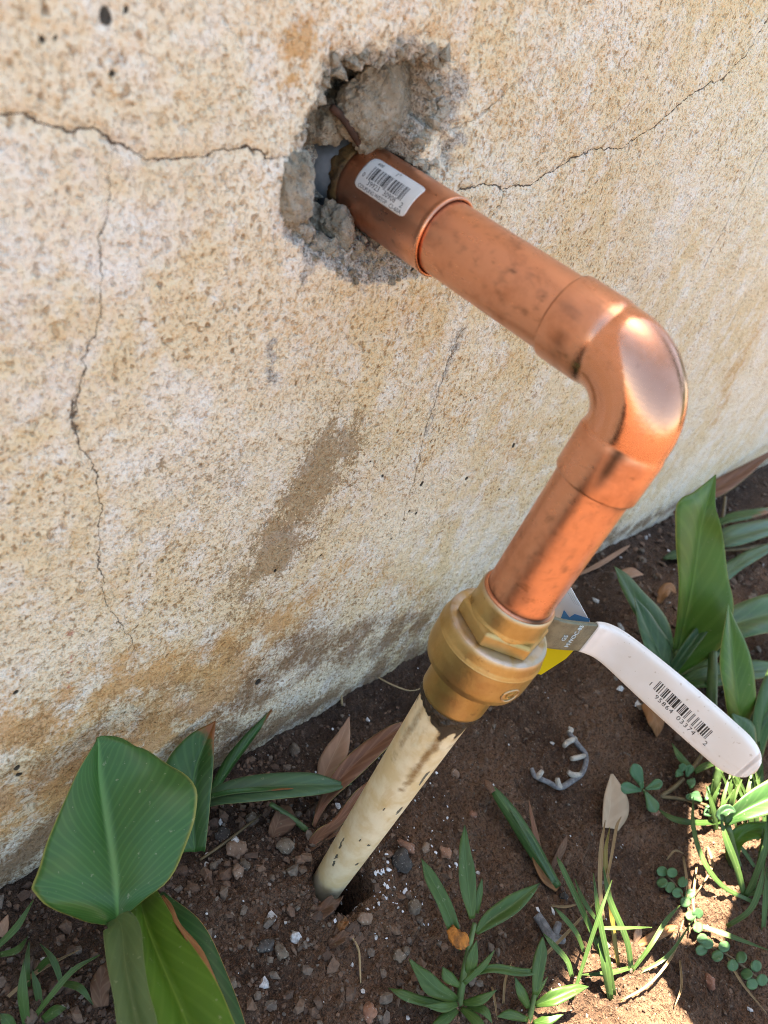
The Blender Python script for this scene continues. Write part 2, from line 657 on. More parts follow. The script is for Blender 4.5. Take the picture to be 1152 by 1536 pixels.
M = dict(
    wall=m_wall(), mortar=m_mortar(), soil=m_soil(), gravel=m_gravel(),
    copper=m_copper(), brass=m_brass(), paint=m_paint(),
    stone_tan=m_stone('tan_stone', (.22, .14, .095), (.30, .21, .15)),
    stone_grey=m_stone('grey_stone', (.11, .083, .06), (.20, .155, .115)),
    stone_dark=m_stone('dark_stone', (.05, .045, .042), (.09, .08, .072)),
    stone_red=m_stone('red_stone', (.24, .11, .07), (.30, .16, .10)),
    steel=m_simple('grey_plastic_stub', (.27, .31, .36), .42, 0, .0003, .5, 60),
    gunk=m_simple('rusty_gunk', (.16, .09, .03), .7, 0, .0012, .7, 130),
    rust=m_simple('rusty_wire', (.075, .035, .022), .85, 0, .0004, .5, 200),
    zinc=m_simple('zinc_plated_steel', (.20, .205, .15), .36, .35, .0004, .35, 160),
    emboss=m_simple('raised_letter_silver', (.56, .70, .76), .35, 0.0),
    vinyl=m_vinyl(),
    ink=m_simple('black_ink', (.018, .018, .02), .6, 0, 0, .1, 50),
    grey_ink=m_simple('worn_grey_ink', (.075, .07, .07), .6, 0, 0, .3, 300),
    sticker=m_simple('white_sticker_paper', (.62, .61, .59), .45, 0, 0, .12, 60),
    card=m_simple('white_tag_card', (.76, .78, .80), .5, 0, 0, .05, 40),
    blue=m_simple('blue_tag_print', (.06, .27, .62), .45, 0, 0, .1, 40),
    yellow=m_simple('yellow_tag_card', (.72, .58, .012), .5, 0, 0, .06, 40),
    ash=m_simple('grey_weathered_twig', (.23, .225, .23), .85, 0, .0008, .5, 260),
    bone=m_simple('pale_twig_tip', (.47, .42, .36), .85, 0, .0006, .35, 260),
    fleck=m_simple('white_paint_fleck', (.74, .76, .80), .6, 0, .0003, .15, 200),
    canna=m_leaf('canna_leaf', (.035, .115, .020), (.10, .24, .055), (.30, .29, .075), (.30, .13, .03), 1.14, 170, .38, .12, .2, .085, .75),
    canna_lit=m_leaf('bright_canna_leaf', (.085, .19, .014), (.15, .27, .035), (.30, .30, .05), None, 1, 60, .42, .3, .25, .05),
    canna_grey=m_leaf('grey_green_canna_leaf', (.10, .155, .052), (.14, .20, .075), (.17, .22, .08), None, 1, 50, .45, .2, .2, .03),
    canna_edge=m_leaf('dark_canna_leaf_with_tan_edge', (.022, .078, .018), (.06, .15, .04), (.48, .27, .10), None, 1, 60, .42, .2, .3),
    canna_tip=m_leaf('canna_leaf_with_brown_tip', (.034, .105, .024), (.08, .19, .05), (.20, .22, .07), (.24, .085, .022), .82, 60, .4, .2, .3),
    canna_blue=m_leaf('pale_canna_leaf', (.055, .125, .055), (.11, .20, .085), (.16, .2, .07), None, 1, 40, .42, .2, .3),
    canna_r=m_leaf('upright_canna_leaf', (.095, .21, .028), (.15, .28, .05), (.28, .29, .07), (.12, .06, .03), 1.2, 60, .4, .32, .3, .05),
    canna_g=m_leaf('green_canna_leaf', (.055, .135, .036), (.10, .20, .06), (.17, .21, .07), (.20, .09, .04), 1.08, 50, .42, .25, .3),
    weed=m_leaf('weed_leaf', (.052, .112, .020), (.085, .16, .04), (.085, .12, .04), (.04, .05, .03), 1.02, 30, .45, .2, .2, .10),
    weed_o=m_leaf('weed_leaf_with_rust_spot', (.052, .112, .020), (.085, .16, .04), (.085, .12, .04), None, 1.0, 30, .45, .2, .2, .10),
    grass=m_leaf('grass_blade', (.080, .155, .036), (.14, .22, .06), (.12, .19, .05), None, 1, 12, .45, .3, .2, .2),
    grass_y=m_leaf('yellow_grass_blade', (.28, .22, .05), (.36, .29, .08), (.32, .22, .06), None, 1, 12, .5, .3, .2, .2),
    purs=m_leaf('purslane_leaf', (.070, .175, .075), (.10, .22, .09), (.10, .19, .08), None, 1, 8, .38, .15, .1, .05),
    creep=m_leaf('creeper_leaf', (.075, .17, .065), (.11, .22, .085), (.10, .18, .07), None, 1, 8, .45, .2, .1, .05),
    dry_pink=m_leaf('dry_pinkish_leaf', (.42, .245, .155), (.52, .33, .22), (.36, .19, .11), None, 1, 26, .7, .2, .25, .04),
    dry_red=m_leaf('dry_red_brown_leaf', (.20, .085, .045), (.29, .145, .08), (.30, .27, .08), None, 1, 36, .65, .2, .5, .04),
    dry_beige=m_leaf('dry_beige_leaf', (.54, .39, .26), (.60, .46, .32), (.38, .25, .15), None, 1, 20, .75, .2, .2, .03),
    dry_brown=m_leaf('dry_brown_leaf', (.15, .075, .042), (.22, .12, .07), (.17, .085, .05), None, 1, 34, .75, .15, .5, .06),
    dry_orange=m_leaf('dry_orange_brown_leaf', (.30, .135, .05), (.38, .19, .08), (.27, .11, .04), None, 1, 24, .7, .2, .4, .05),
    straw=m_leaf('straw', (.36, .25, .13), (.45, .33, .18), (.34, .23, .12), None, 1, 10, .75, .2, .2, .2),
    stem=m_simple('green_stem', (.085, .15, .045), .5, 0, .0003, .35, 60),
    stem_brown=m_simple('brownish_stem', (.14, .10, .045), .6, 0, .0003, .4, 90),
    rustspot=m_simple('rust_fungus', (.42, .15, .02), .85, 0, .001, .6, 200),
)
M['canna_bl'] = M['canna_blue']

# ------------------------------------------------------------------ ground
def axis_pts(a, b, s0, growth=0.0):
    """points from a to b, step s0 growing with the distance from a"""
    out, x = [], a
    while x < b:
        out.append(x)
        x += max(s0, s0 + (x - a) * growth)
    out.append(b)
    return np.array(out)


def join_axes(*parts):
    out = parts[0]
    for p in parts[1:]:
        out = np.concatenate([out, p[p > out[-1] + .3]])
    return out


gx = join_axes(-axis_pts(190, 60000, 1.3, .09)[::-1], axis_pts(-189, 330, 1.15), axis_pts(331, 60000, 1.25, .016))
gy = join_axes(-axis_pts(250, 60000, 1.3, .09)[::-1], axis_pts(-249, 122, 1.15), np.array([220.0]))
GX, GY = np.meshgrid(gx, gy, indexing='ij')
GZ = soil_z(GX, GY)
me = mesh_np('ground', np.stack([GX, GY, GZ], -1).reshape(-1, 3), grid_quads(len(gx), len(gy)))
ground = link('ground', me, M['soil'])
tag(ground, kind='structure')

# ------------------------------------------------------------------ stucco wall
def wpoly(pts):
    return np.array([[at_wall(*p)[0], at_wall(*p)[2]] for p in pts])


def dist_poly(X, Z, P, closed=False):
    """distance to polyline and param along it"""
    best = np.full(X.shape, 1e9)
    par = np.zeros(X.shape)
    n = len(P)
    for i in range(n if closed else n - 1):
        a, b = P[i], P[(i + 1) % n]
        d = b - a
        L2 = d @ d + 1e-9
        t = np.clip(((X - a[0]) * d[0] + (Z - a[1]) * d[1]) / L2, 0, 1)
        D = np.hypot(X - a[0] - t * d[0], Z - a[1] - t * d[1])
        m = D < best
        best[m] = D[m]
        par[m] = ((i + t) / max(n - 1, 1))[m]
    return best, par


def inside(X, Z, P):
    r = np.zeros(X.shape, bool)
    n = len(P)
    for i in range(n):
        a, b = P[i], P[(i + 1) % n]
        c = ((a[1] > Z) != (b[1] > Z)) & (X < (b[0] - a[0]) * (Z - a[1]) / (b[1] - a[1] + 1e-12) + a[0])
        r ^= c
    return r


wx = join_axes(-axis_pts(172, 2500, 1.2, .12)[::-1], axis_pts(-171, 60, .85), axis_pts(61, 6000, .95, .006))
wz = join_axes(np.array([-120., -80]), axis_pts(-52, 470, .9), axis_pts(471, 1020, 1.0, .08))
X, Z = np.meshgrid(wx, wz, indexing='ij')
Yd = np.zeros_like(X)                     # + is into the wall
# trowelled unevenness and sandy relief
Yd += 1.6 * fbm(X, Z, 95, 3, .5, 1.2)
Yd += .55 * fbm(X, Z, 17, 3, .55, 4.4)
rel = fbm(X, Z * .9, 4.6, 3, .6, 7.7)
Yd += .42 * rel
pits = sstep(.52, .85, fbm(X, Z * .9, 6.0, 2, .5, 12.4))
Yd += .7 * pits
A = {n: np.zeros_like(X) for n in ('cdist', 'cwid', 'camt', 'brown', 'orange', 'white', 'grey', 'dirt', 'black', 'red')}

def window(P, margin):
    """index slices of the wall grid round the points P"""
    i0, i1 = np.searchsorted(wx, [P[:, 0].min() - margin, P[:, 0].max() + margin])
    j0, j1 = np.searchsorted(wz, [P[:, 1].min() - margin, P[:, 1].max() + margin])
    return slice(max(i0 - 1, 0), i1 + 1), slice(max(j0 - 1, 0), j1 + 1)


FULL = (X, Z, Yd, A)
hw = window(wpoly([(380, 40), (720, 40), (740, 450), (380, 470)]), 25)
X, Z, Yd = X[hw], Z[hw], Yd[hw]
A = {n: a[hw] for n, a in A.items()}
warpx = X + 2.4 * fbm(X, Z, 16, 3, .6, 20.1) + 1.5 * fbm(X, Z, 3.8, 3, .6, 2.2)
warpz = Z + 2.4 * fbm(X, Z, 16, 3, .6, 31.7) + 1.5 * fbm(X, Z, 3.8, 3, .6, 3.3)
hole = wpoly([(462, 225), (478, 180), (500, 140), (518, 112), (545, 104), (580, 100), (612, 92), (640, 92), (656, 112), (660, 150), (656, 186),
              (636, 205), (626, 225), (640, 262), (640, 330), (600, 385), (545, 375), (505, 380), (462, 345), (440, 318), (446, 275), (468, 258)])
dh, _ = dist_poly(warpx, warpz, hole, True)
ins = inside(warpx, warpz, hole)
sd = np.where(ins, -dh, dh)               # negative inside
Yd += 34 * sstep(0.4, -3.6, sd)
Yd += np.where(ins, 5.0 * fbm(X, Z, 9, 4, .6, 9.9) * sstep(0, -6, sd), 0)
rim = np.exp(-(np.maximum(sd, 0) / 5.0) ** 2)
Yd += 2.4 * rim
slope = wpoly([(430, 330), (470, 345), (540, 360), (640, 330), (668, 370), (640, 410), (590, 425), (540, 428), (490, 405), (455, 385), (440, 350)])
ds, _ = dist_poly(warpx, warpz, slope, True)
ss = np.where(inside(warpx, warpz, slope), -ds, ds)
Yd += np.where(ins, 0, (4.5 * sstep(2.0, -9.0, ss) + 2.6 * fbm(X, Z, 6, 4, .65, 15) * sstep(1, -4, ss)))
A['grey'] += np.where(ins, 1.0, 0) + .85 * sstep(3.5, -2, ss) + .75 * np.exp(-(np.maximum(sd, 0) / 3.6) ** 2)
rimtop = wpoly([(500, 120), (535, 85), (600, 76), (655, 80), (680, 130), (672, 190), (668, 250)])
dr, _ = dist_poly(warpx, warpz, rimtop)
A['grey'] += .45 * np.exp(-(dr / 6.5) ** 2)
Yd += (2.2 + 2.0 * fbm(X, Z, 6, 4, .65, 41)) * np.exp(-(dr / 6.0) ** 2)
X, Z, Yd, A = FULL


BEST = np.full(X.shape, 1e9)


def crack(pts, width=.5, depth=2.2, wob=1.1, amt=1.0, taper=True, rnd=3.0):
    """hairline crack: signed distance (m), half width (m) and strength stored per vertex"""
    P = wpoly(pts)
    win = window(P, 14)
    X, Z, Yd, B = FULL[0][win], FULL[1][win], FULL[2][win], BEST[win]
    A = {n: a[win] for n, a in FULL[3].items()}
    wx_ = X + wob * fbm(X, Z, 7, 3, .6, rnd) * 1.2
    wz_ = Z + wob * fbm(X, Z, 7, 3, .6, rnd + 5) * 1.2
    D = np.full(X.shape, 1e9)
    SG = np.zeros(X.shape)
    TT = np.zeros(X.shape)
    n = len(P)
    for i in range(n - 1):
        a, b = P[i], P[i + 1]
        d = b - a
        t = np.clip(((wx_ - a[0]) * d[0] + (wz_ - a[1]) * d[1]) / (d @ d + 1e-9), 0, 1)
        ex, ez = wx_ - a[0] - t * d[0], wz_ - a[1] - t * d[1]
        dist = np.hypot(ex, ez)
        m = dist < D
        D[m] = dist[m]
        SG[m] = np.where(d[0] * ez - d[1] * ex >= 0, 1.0, -1.0)[m]
        TT[m] = ((i + t) / (n - 1))[m]
    wv = .66 * width * (np.clip(np.minimum(TT, 1 - TT) * 8, .25, 1) if taper else 1.0) * np.ones_like(D)
    m = (D < B) & (D < 9)
    B[m] = D[m]
    A['cdist'][m] = (SG * D)[m] / 1000
    A['cwid'][m] = wv[m] / 1000
    A['camt'][m] = (amt * (1 - sstep(5, 8.5, D)))[m]
    Yd[:] += .5 * depth * np.exp(-(D / .9) ** 2) + .18 * depth * np.exp(-(D / 2.6) ** 2)


crack([(-30, 172), (38, 176), (75, 196), (105, 199), (150, 200), (170, 219), (200, 226), (228, 245), (262, 243), (300, 240), (330, 229), (350, 236),
       (380, 225), (400, 236), (425, 240), (446, 248)], .42, 1.6, 1.0, 1.0, False, 3.0)
crack([(168, 222), (170, 280), (165, 330), (150, 360), (150, 430), (154, 460), (128, 540), (118, 600), (110, 640), (122, 670), (143, 700), (152, 760),
       (150, 800), (150, 850), (160, 905), (200, 960), (205, 1000)], .34, 1.3, .9, .85, True, 6.0)
crack([(112, 600), (108, 625), (116, 650)], 1.1, 2.0, .6, .9, True, 8.0)
crack([(690, 285), (725, 275), (755, 283), (800, 277), (860, 240), (890, 226), (935, 222), (985, 190), (1030, 150), (1062, 126), (1085, 120),
       (1120, 82), (1150, 35), (1190, -20)], .50, 1.6, .8, .95, False, 11.0)
crack([(757, 284), (750, 310), (738, 330)], .45, 1.6, .7, .7, True, 13.0)
crack([(1200, 150), (1150, 215), (1120, 280), (1090, 340), (1070, 380), (1040, 440)], .9, 2.0, .9, .55, True, 14.0)
crack([(705, 480), (690, 505), (668, 560), (655, 600), (640, 640), (630, 690), (612, 760), (600, 800)], .7, 1.6, 1.2, .55, True, 16.0)
crack([(1130, 425), (1100, 480), (1090, 500)], 1.2, 1.2, 1.0, .35, True, 19.0)
crack([(780, 115), (735, 165), (680, 195)], .5, 1.0, 1.0, .35, True, 23.0)


def blot(name, pts, r, amt=1.0, noise=.5, nscale=14, seed=1.0):
    P = wpoly(pts)
    win = window(P, r * 2.6)
    X, Z = FULL[0][win], FULL[1][win]
    A = {n: a[win] for n, a in FULL[3].items()}
    D, _ = dist_poly(X, Z, P) if len(P) > 1 else (np.hypot(X - P[0][0], Z - P[0][1]), None)
    A[name][:] += amt * np.clip(np.exp(-(D / r) ** 2) * (1 + noise * 1.6 * fbm(X, Z, nscale, 3, .6, seed)), 0, 1.4)


# brown run below the hole
blot('brown', [(500, 672), (470, 715), (430, 780), (408, 830)], 15, 1.15, .35, 18, 2.0)
blot('brown', [(500, 620), (520, 690), (480, 790)], 24, .42, .6, 14, 3.0)
blot('brown', [(395, 840), (380, 900), (360, 960)], 24, .46, .7, 12, 4.0)
blot('brown', [(330, 700), (300, 860), (340, 900)], 24, .30, .8, 12, 5.0)
blot('brown', [(240, 700)], 6, .6, .8, 8, 6.0)
blot('dirt', [(300, 1130), (360, 1060), (440, 985), (560, 960), (640, 935)], 27, .74, .5, 20, 7.0)
blot('dirt', [(250, 1190), (400, 1100), (640, 975), (900, 815), (1152, 690)], 17, .85, .5, 25, 8.0)
blot('dirt', [(-40, 1330), (60, 1265), (130, 1210)], 24, 1.1, .4, 25, 9.0)
blot('dirt', [(330, 1120), (450, 1020), (640, 915), (760, 850), (900, 770)], 42, .26, .7, 26, 8.4)
blot('dirt', [(-40, 1180), (120, 1110), (300, 1010)], 40, .36, .8, 22, 8.6)
blot('dirt', [(430, 970), (520, 900)], 14, .35, .6, 14, 9.5)
blot('orange', [(0, 1110), (140, 1050), (300, 1000), (430, 930)], 28, .8, .6, 20, 10.0)
blot('orange', [(0, 1220), (60, 1190), (250, 1100), (330, 1050)], 22, 1.0, .6, 16, 11.0)
blot('orange', [(520, 860), (600, 880), (640, 920)], 20, .40, .7, 16, 12.0)
blot('orange', [(640, 470), (660, 640), (740, 560), (780, 700)], 34, .30, .6, 20, 13.0)
blot('orange', [(440, 100), (455, 60)], 7, .75, .7, 6, 14.0)
blot('orange', [(470, 420), (440, 520)], 26, .26, .6, 20, 15.0)
blot('orange', [(560, 20), (740, 30), (840, 160)], 40, .28, .6, 22, 15.5)
blot('orange', [(1152, 470), (1100, 560), (1080, 620)], 26, .45, .6, 20, 15.8)
blot('white', [(80, 560), (60, 420), (200, 330)], 30, .5, .5, 20, 16.0)
blot('white', [(300, 600), (260, 720)], 26, .42, .5, 20, 17.0)
blot('white', [(700, 770), (740, 840), (800, 760)], 26, .5, .5, 20, 18.0)
blot('white', [(1010, 330), (960, 420)], 30, .5, .5, 20, 19.0)
blot('white', [(1100, 620), (1000, 760), (900, 820)], 40, .5, .5, 20, 19.5)
blot('white', [(270, 1060), (330, 1080)], 6, .6, .6, 10, 19.8)
blot('grey', [(410, 520), (405, 570)], 4.2, .62, .8, 6, 20.0)
blot('grey', [(455, 415)], 5.5, .7, .7, 6, 21.0)
blot('grey', [(690, 500), (655, 590), (640, 650)], 5.0, .52, .8, 8, 22.0)
blot('grey', [(690, 140), (690, 200)], 8.0, .5, .7, 8, 23.0)
blot('red', [(108, 950)], 4.2, .75, .8, 5, 24.0)
blot('red', [(106, 985), (104, 1035)], 1.6, .55, .8, 5, 25.0)
# black pits and specks
for p, r in (((700, 718), 1.9), ((634, 727), 2.3), ((772, 670), 2.4), ((388, 1024), 3.0), ((558, 765), 1.4), ((616, 769), 1.4), ((626, 772), 1.5), ((587, 809), 1.2),
             ((480, 832), 1.3), ((412, 855), 1.5), ((503, 860), 1.4), ((573, 713), 1.1), ((553, 690), 1.0), ((647, 662), 1.0), ((705, 600), 1.0),
             ((673, 757), 1.0), ((667, 822), 1.0), ((585, 758), 1.0), ((160, 25), 2.6), ((190, 15), 1.2), ((66, 62), 1.1), ((88, 59), .8), ((168, 111), 1.2),
             ((24, 1040), 1.6), ((25, 1150), 2.2), ((28, 1160), 1.6), ((395, 990), 1.2), ((750, 735), 1.0), ((612, 660), .9), ((540, 735), .9)):
    c = at_wall(*p)
    win = window(np.array([[c[0], c[2]]]), 14)
    r = r * .66
    D = np.hypot(X[win] - c[0] + .5 * rel[win], (Z[win] - c[2]) * .8 + .5 * pits[win])
    A['black'][win] = np.maximum(A['black'][win], np.exp(-(D / r) ** 2) * 1.2)
    Yd[win] += 1.6 * np.exp(-(D / (r * 1.1)) ** 2)
# a little rounding where the plaster meets the soil
Yd += 5.0 * sstep(2, -40, Z)
Y = 100 + WALL_K * Z + Yd
n1, n2 = len(wx), len(wz)
V = np.stack([X, Y, Z], -1).reshape(-1, 3)
quads = grid_quads(n1, n2)
# back face and sides so that the wall is a solid slab
bk = []
ring = [(i, 0) for i in range(n1)] + [(n1 - 1, j) for j in range(1, n2)] + [(i, n2 - 1) for i in range(n1 - 2, -1, -1)] + [(0, j) for j in range(n2 - 2, 0, -1)]
ridx = np.array([i * n2 + j for i, j in ring])
Vb = V[ridx].copy()
Vb[:, 1] = 100 + WALL_K * Vb[:, 2] + 230
off = len(V)
m = len(ridx)
kk = np.arange(m)
side = np.stack([ridx[kk], off + kk, off + (kk + 1) % m, ridx[(kk + 1) % m]], -1)
cen = off + m
V = np.concatenate([V, Vb, [[1500, 100 + WALL_K * 500 + 230, 500]]])
tri = np.stack([np.full(m, cen), off + (kk + 1) % m, off + kk], -1)
me = mesh_np('wall', V, np.concatenate([quads, side]), tri)
for n, a in A.items():
    fattr(me, n, np.concatenate([a.ravel(), np.zeros(m + 1)]))
me.polygons.foreach_set('use_smooth', np.concatenate([np.ones(len(quads), bool), np.zeros(len(me.polygons) - len(quads), bool)]))
wall = link('stucco_wall', me, M['wall'])
tag(wall, 'weathered cream stucco wall with cracks and a broken hole round the pipe', 'wall')


# ------------------------------------------------------------------ rocks
def rock_mesh(name, rx, ry, rz, seed, sub=3, rough=.28, facet=.0, scale=1.0):
    bm = bmesh.new()
    bmesh.ops.create_icosphere(bm, subdivisions=sub, radius=1.0)
    rs = np.random.RandomState(seed)
    V = np.array([v.co[:] for v in bm.verts])
    # planar cuts give broken faces
    for i in range(9):
        n = rs.randn(3)
        n /= np.linalg.norm(n)
        d = .62 + .3 * rs.rand()
        s = V @ n
        V = V - np.clip(s - d, 0, None)[:, None] * n * (.85 if facet else .7)
    o = rs.rand(3) * 50
    f = scale
    n1 = fbm(V[:, 0] * 10 + o[0] + V[:, 2] * 4, V[:, 1] * 10 + o[1] - V[:, 2] * 7, 7 / f, 3, .55, seed * .37)
    n2 = fbm(V[:, 2] * 10 + o[2], V[:, 0] * 10 + V[:, 1] * 6, 2.6 / f, 3, .6, seed * .11)
    n4 = fbm(V[:, 0] * 31 - V[:, 1] * 23 + o[2], V[:, 2] * 29 + V[:, 1] * 17, 1.1 / f, 2, .6, seed * .4)
    n3 = fbm(V[:, 0] * 10 - V[:, 1] * 5 + o[1], V[:, 2] * 10 + V[:, 1] * 8, 1.0 / f, 2, .6, seed * .23)
    V = V * (1 + rough * n1 + rough * .5 * n2 + rough * .26 * n3 + rough * .12 * n4)[:, None]
    V = V * np.array([rx, ry, rz])
    for v, c in zip(bm.verts, V):
        v.co = c / 1000
    for fc in bm.faces:
        fc.smooth = sub >= 3
    me = bpy.data.meshes.new(name)
    bm.to_mesh(me)
    bm.free()
    return me


def rock(name, loc, dims, seed, mat, label, cat, group=None, rot=(0, 0, 0), sub=3, rough=.28):
    o = link(name, rock_mesh(name, *dims, seed, sub, rough), mat)
    o.location = [c / 1000 for c in loc]
    o.rotation_euler = rot
    return tag(o, label, cat, group)


G_CH = 'broken mortar pieces left in the wall hole'
rock('mortar_chunk', at_y(577, 152, 152), (24, 12, 20.5), 3, M['mortar'], 'large rounded chunk of broken mortar filling the top of the wall hole', 'mortar chunk', G_CH, (.1, .3, .2), 6, .13)
rock('mortar_chunk', at_y(434, 288, 136), (8.5, 9, 15), 8, M['mortar'], 'tall grey mortar lump at the left edge of the wall hole', 'mortar chunk', G_CH, (0, -.25, .2), 5, .22)
rock('mortar_chunk', at_y(503, 343, 146), (13, 11, 9.5), 12, M['mortar'], 'angular mortar lump just under the left end of the copper coupling', 'mortar chunk', G_CH, (.3, .2, .1), 5, .25)
rock('mortar_chunk', at_y(652, 226, 143), (9.5, 9, 9), 15, M['mortar'], 'pale crumbly mortar piece on the right rim of the hole above the coupling', 'mortar chunk', G_CH, (.1, .1, .6), 5, .25)
rock('mortar_chunk', at_y(486, 186, 160), (9, 8, 10), 19, M['mortar'], 'small grey mortar piece in the hole above the grey pipe stub', 'mortar chunk', G_CH, (.4, .2, 0), 5, .25)
rock('mortar_chunk', at_y(455, 345, 137), (5.2, 5, 4.2), 22, M['mortar'], 'small loose mortar crumb below the tall lump at the lower left of the hole', 'mortar chunk', G_CH, (.4, .2, 0), 3, .25)
rock('mortar_chunk', at_y(478, 368, 137), (5.5, 5, 4.6), 23, M['mortar'], 'lowest mortar crumb resting on the bottom rim of the wall hole', 'mortar chunk', G_CH, (.1, .7, 0), 3, .25)
rock('mortar_chunk', at_y(545, 352, 150), (9, 8, 8), 27, M['mortar'], 'shadowed mortar lump behind the underside of the copper coupling', 'mortar chunk', G_CH, (.6, .1, .3), 4, .25)
w = spline([at_y(497, 160, 150), at_y(515, 178, 148), at_y(530, 200, 147), at_y(543, 222, 150)], 10)
o = link('rusty_wire', tube_mesh('rusty_wire', w, [1.3, 1.5, 1.5, 1.4, 1.5, 1.5, 1.6, 1.5, 1.4, 1.3]), M['rust'])
tag(o, 'short rusty wire sticking out between mortar pieces above the pipe stub', 'wire')
w = spline([at_y(632, 222, 158), at_y(640, 245, 156), at_y(645, 275, 160)], 8)
o = link('rusty_wire', tube_mesh('rusty_wire', w, 1.3), M['rust'])
tag(o, 'thin rusty wire in the dark gap right of the copper coupling', 'wire')

# crumbs and grit stuck round the broken edge
rs = np.random.RandomState(61)
bm = bmesh.new()
bmesh.ops.create_icosphere(bm, subdivisions=1, radius=1.0)
IV = np.array([v.co[:] for v in bm.verts])
IF = np.array([[v.index for v in f.verts] for f in bm.faces])
bm.free()
cand = rs.uniform([-75, 300], [45, 400], (9000, 2))
dd_, _ = dist_poly(cand[:, 0], cand[:, 1], hole, True)
ds_, _ = dist_poly(cand[:, 0], cand[:, 1], slope, True)
pr = .75 * np.exp(-(dd_ / 3.2) ** 2) + .16 * inside(cand[:, 0], cand[:, 1], slope) + .05 * inside(cand[:, 0], cand[:, 1], hole)
cand = cand[rs.rand(len(cand)) < pr][:900]
szs = .4 + .7 * rs.rand(len(cand)) + 2.0 * rs.rand(len(cand)) ** 6
ii = np.clip(np.searchsorted(wx, cand[:, 0]), 0, n1 - 1)
jj = np.clip(np.searchsorted(wz, cand[:, 1]), 0, n2 - 1)
cy_ = Y[ii, jj] - szs * .1
B = IV[None] * (1 + .34 * rs.randn(len(cand), len(IV), 1).clip(-1.5, 1.5)) * (.6 + .8 * rs.rand(len(cand), 1, 3)) * szs[:, None, None]
Pc = B + np.stack([cand[:, 0], cy_, cand[:, 1]], -1)[:, None, :]
Fc = IF[None] + (np.arange(len(cand)) * len(IV))[:, None, None]
o = link('mortar_crumbs', mesh_np('mortar_crumbs', Pc.reshape(-1, 3), None, Fc.reshape(-1, 3), smooth=False), M['mortar'])
tag(o, 'fine mortar crumbs and grit clinging round the broken wall hole', 'crumbs', None, 'stuff')

# ------------------------------------------------------------------ plumbing
pipe = empty('water_pipe', (0, 0, 0), 'copper water pipe with elbow and brass valve rising from the soil into the wall', 'pipe')


def soot(me, fn=None, gloss=None):
    V = np.empty(len(me.vertices) * 3, np.float32)
    me.vertices.foreach_get('co', V)
    V = V.reshape(-1, 3) * 1000
    fattr(me, 'soot', np.clip(fn(V), 0, 1) if fn else np.zeros(len(V)))
    fattr(me, 'gloss', np.clip(gloss(V), 0, 1) if gloss else np.zeros(len(V)))
    return me


def dense(prof, step=.8):
    out = [prof[0]]
    for a, b in zip(prof[:-1], prof[1:]):
        L = math.hypot(b[0] - a[0], b[1] - a[1])
        n = max(1, int(L / step))
        for i in range(1, n + 1):
            out.append((a[0] + (b[0] - a[0]) * i / n, a[1] + (b[1] - a[1]) * i / n))
    return out


# painted riser pipe
zz = np.concatenate([np.linspace(-60, 0, 12), np.linspace(1, 182, 230)])
prof = [(0.0, -60.0)] + [(float(np.interp(z, [-60, 0, 60, 165, 182], [9.6, 9.9, 11.2, 13.1, 13.2])), float(z)) for z in zz]
me = lathe('painted_pipe', prof, 'z', (0, 0, 0), 120)
V = np.empty(len(me.vertices) * 3, np.float32)
me.vertices.foreach_get('co', V)
V = V.reshape(-1, 3) * 1000
th = np.degrees(np.arctan2(V[:, 1], V[:, 0]))          # camera side is about -164
ang = (th + 360) % 360                                  # camera side ~196
z = V[:, 2]
wob = fbm(ang / 5, z, 12, 3, .6, 3.1)
burnt = sstep(163, 174, z + 7 * wob + 6 * np.exp(-((ang - 228) / 26) ** 2) - 4 * np.exp(-((ang - 170) / 20) ** 2))
burnt = np.maximum(burnt, np.exp(-((ang - 226) / 11) ** 2) * sstep(150, 166, z + 4 * wob) * .9)
stain = np.exp(-((ang - (222 - (160 - z) * .08)) / (13 + 3 * wob)) ** 2) * sstep(108, 126, z + 8 * wob) * .75
stain = np.maximum(stain, .48 * sstep(148, 174, z + 10 * wob))
stain = np.maximum(stain, .55 * np.exp(-((ang - 160) / 14) ** 2) * sstep(90, 160, z))
chip = np.zeros(len(z))
for a0, z0, ra, rz in ((252, 128, 6, 7), (250, 96, 7, 4), (232, 60, 8, 1.4), (166, 42, 4, 4), (172, 34, 5, 4), (178, 27, 5, 3), (162, 48, 4, 3), (205, 62, 2.5, 3),
                       (240, 38, 5, 1.8), (210, 96, 2, 1.8)):
    q = ((ang - a0) / ra) ** 2 + ((z - z0) / rz) ** 2 + .9 * fbm(ang / 3, z, 4, 3, .6, a0 * .1)
    chip = np.maximum(chip, sstep(1.0, .55, q))
fattr(me, 'burnt', burnt)
fattr(me, 'stain', stain)
fattr(me, 'chip', chip)
fattr(me, 'grime', .4 * sstep(14, -8, z + 5 * wob + .05 * (196 - ang)))
painted = link('painted_pipe', me, M['paint'], pipe)
painted['label'] = 'cream painted lower pipe, scorched brown at the top'

# lump of old solder and soot under the valve
pts = []
me = lathe('solder_collar', dense([(13.0, 170.5), (14.2, 171.5), (14.9, 174), (14.8, 177.5), (14.0, 179), (13.0, 179.5)], .7), 'z', (0, 0, 0), 120)
V = np.empty(len(me.vertices) * 3, np.float32)
me.vertices.foreach_get('co', V)
V = V.reshape(-1, 3)
a = np.degrees(np.arctan2(V[:, 1], V[:, 0]))
r0 = np.hypot(V[:, 0], V[:, 1])
f = 1 + .05 * fbm(a / 4, V[:, 2] * 1000, 3.5, 3, .6, 4.0)
V[:, :2] *= f[:, None]
V[:, 2] += .0022 * fbm(a / 6, a * 0, 4, 2, .6, 9.0)
me.vertices.foreach_set('co', V.ravel())
link('solder_collar', me, m_simple('burnt_flux', (.035, .024, .014), .5, 0, .001, .7, 150), painted)

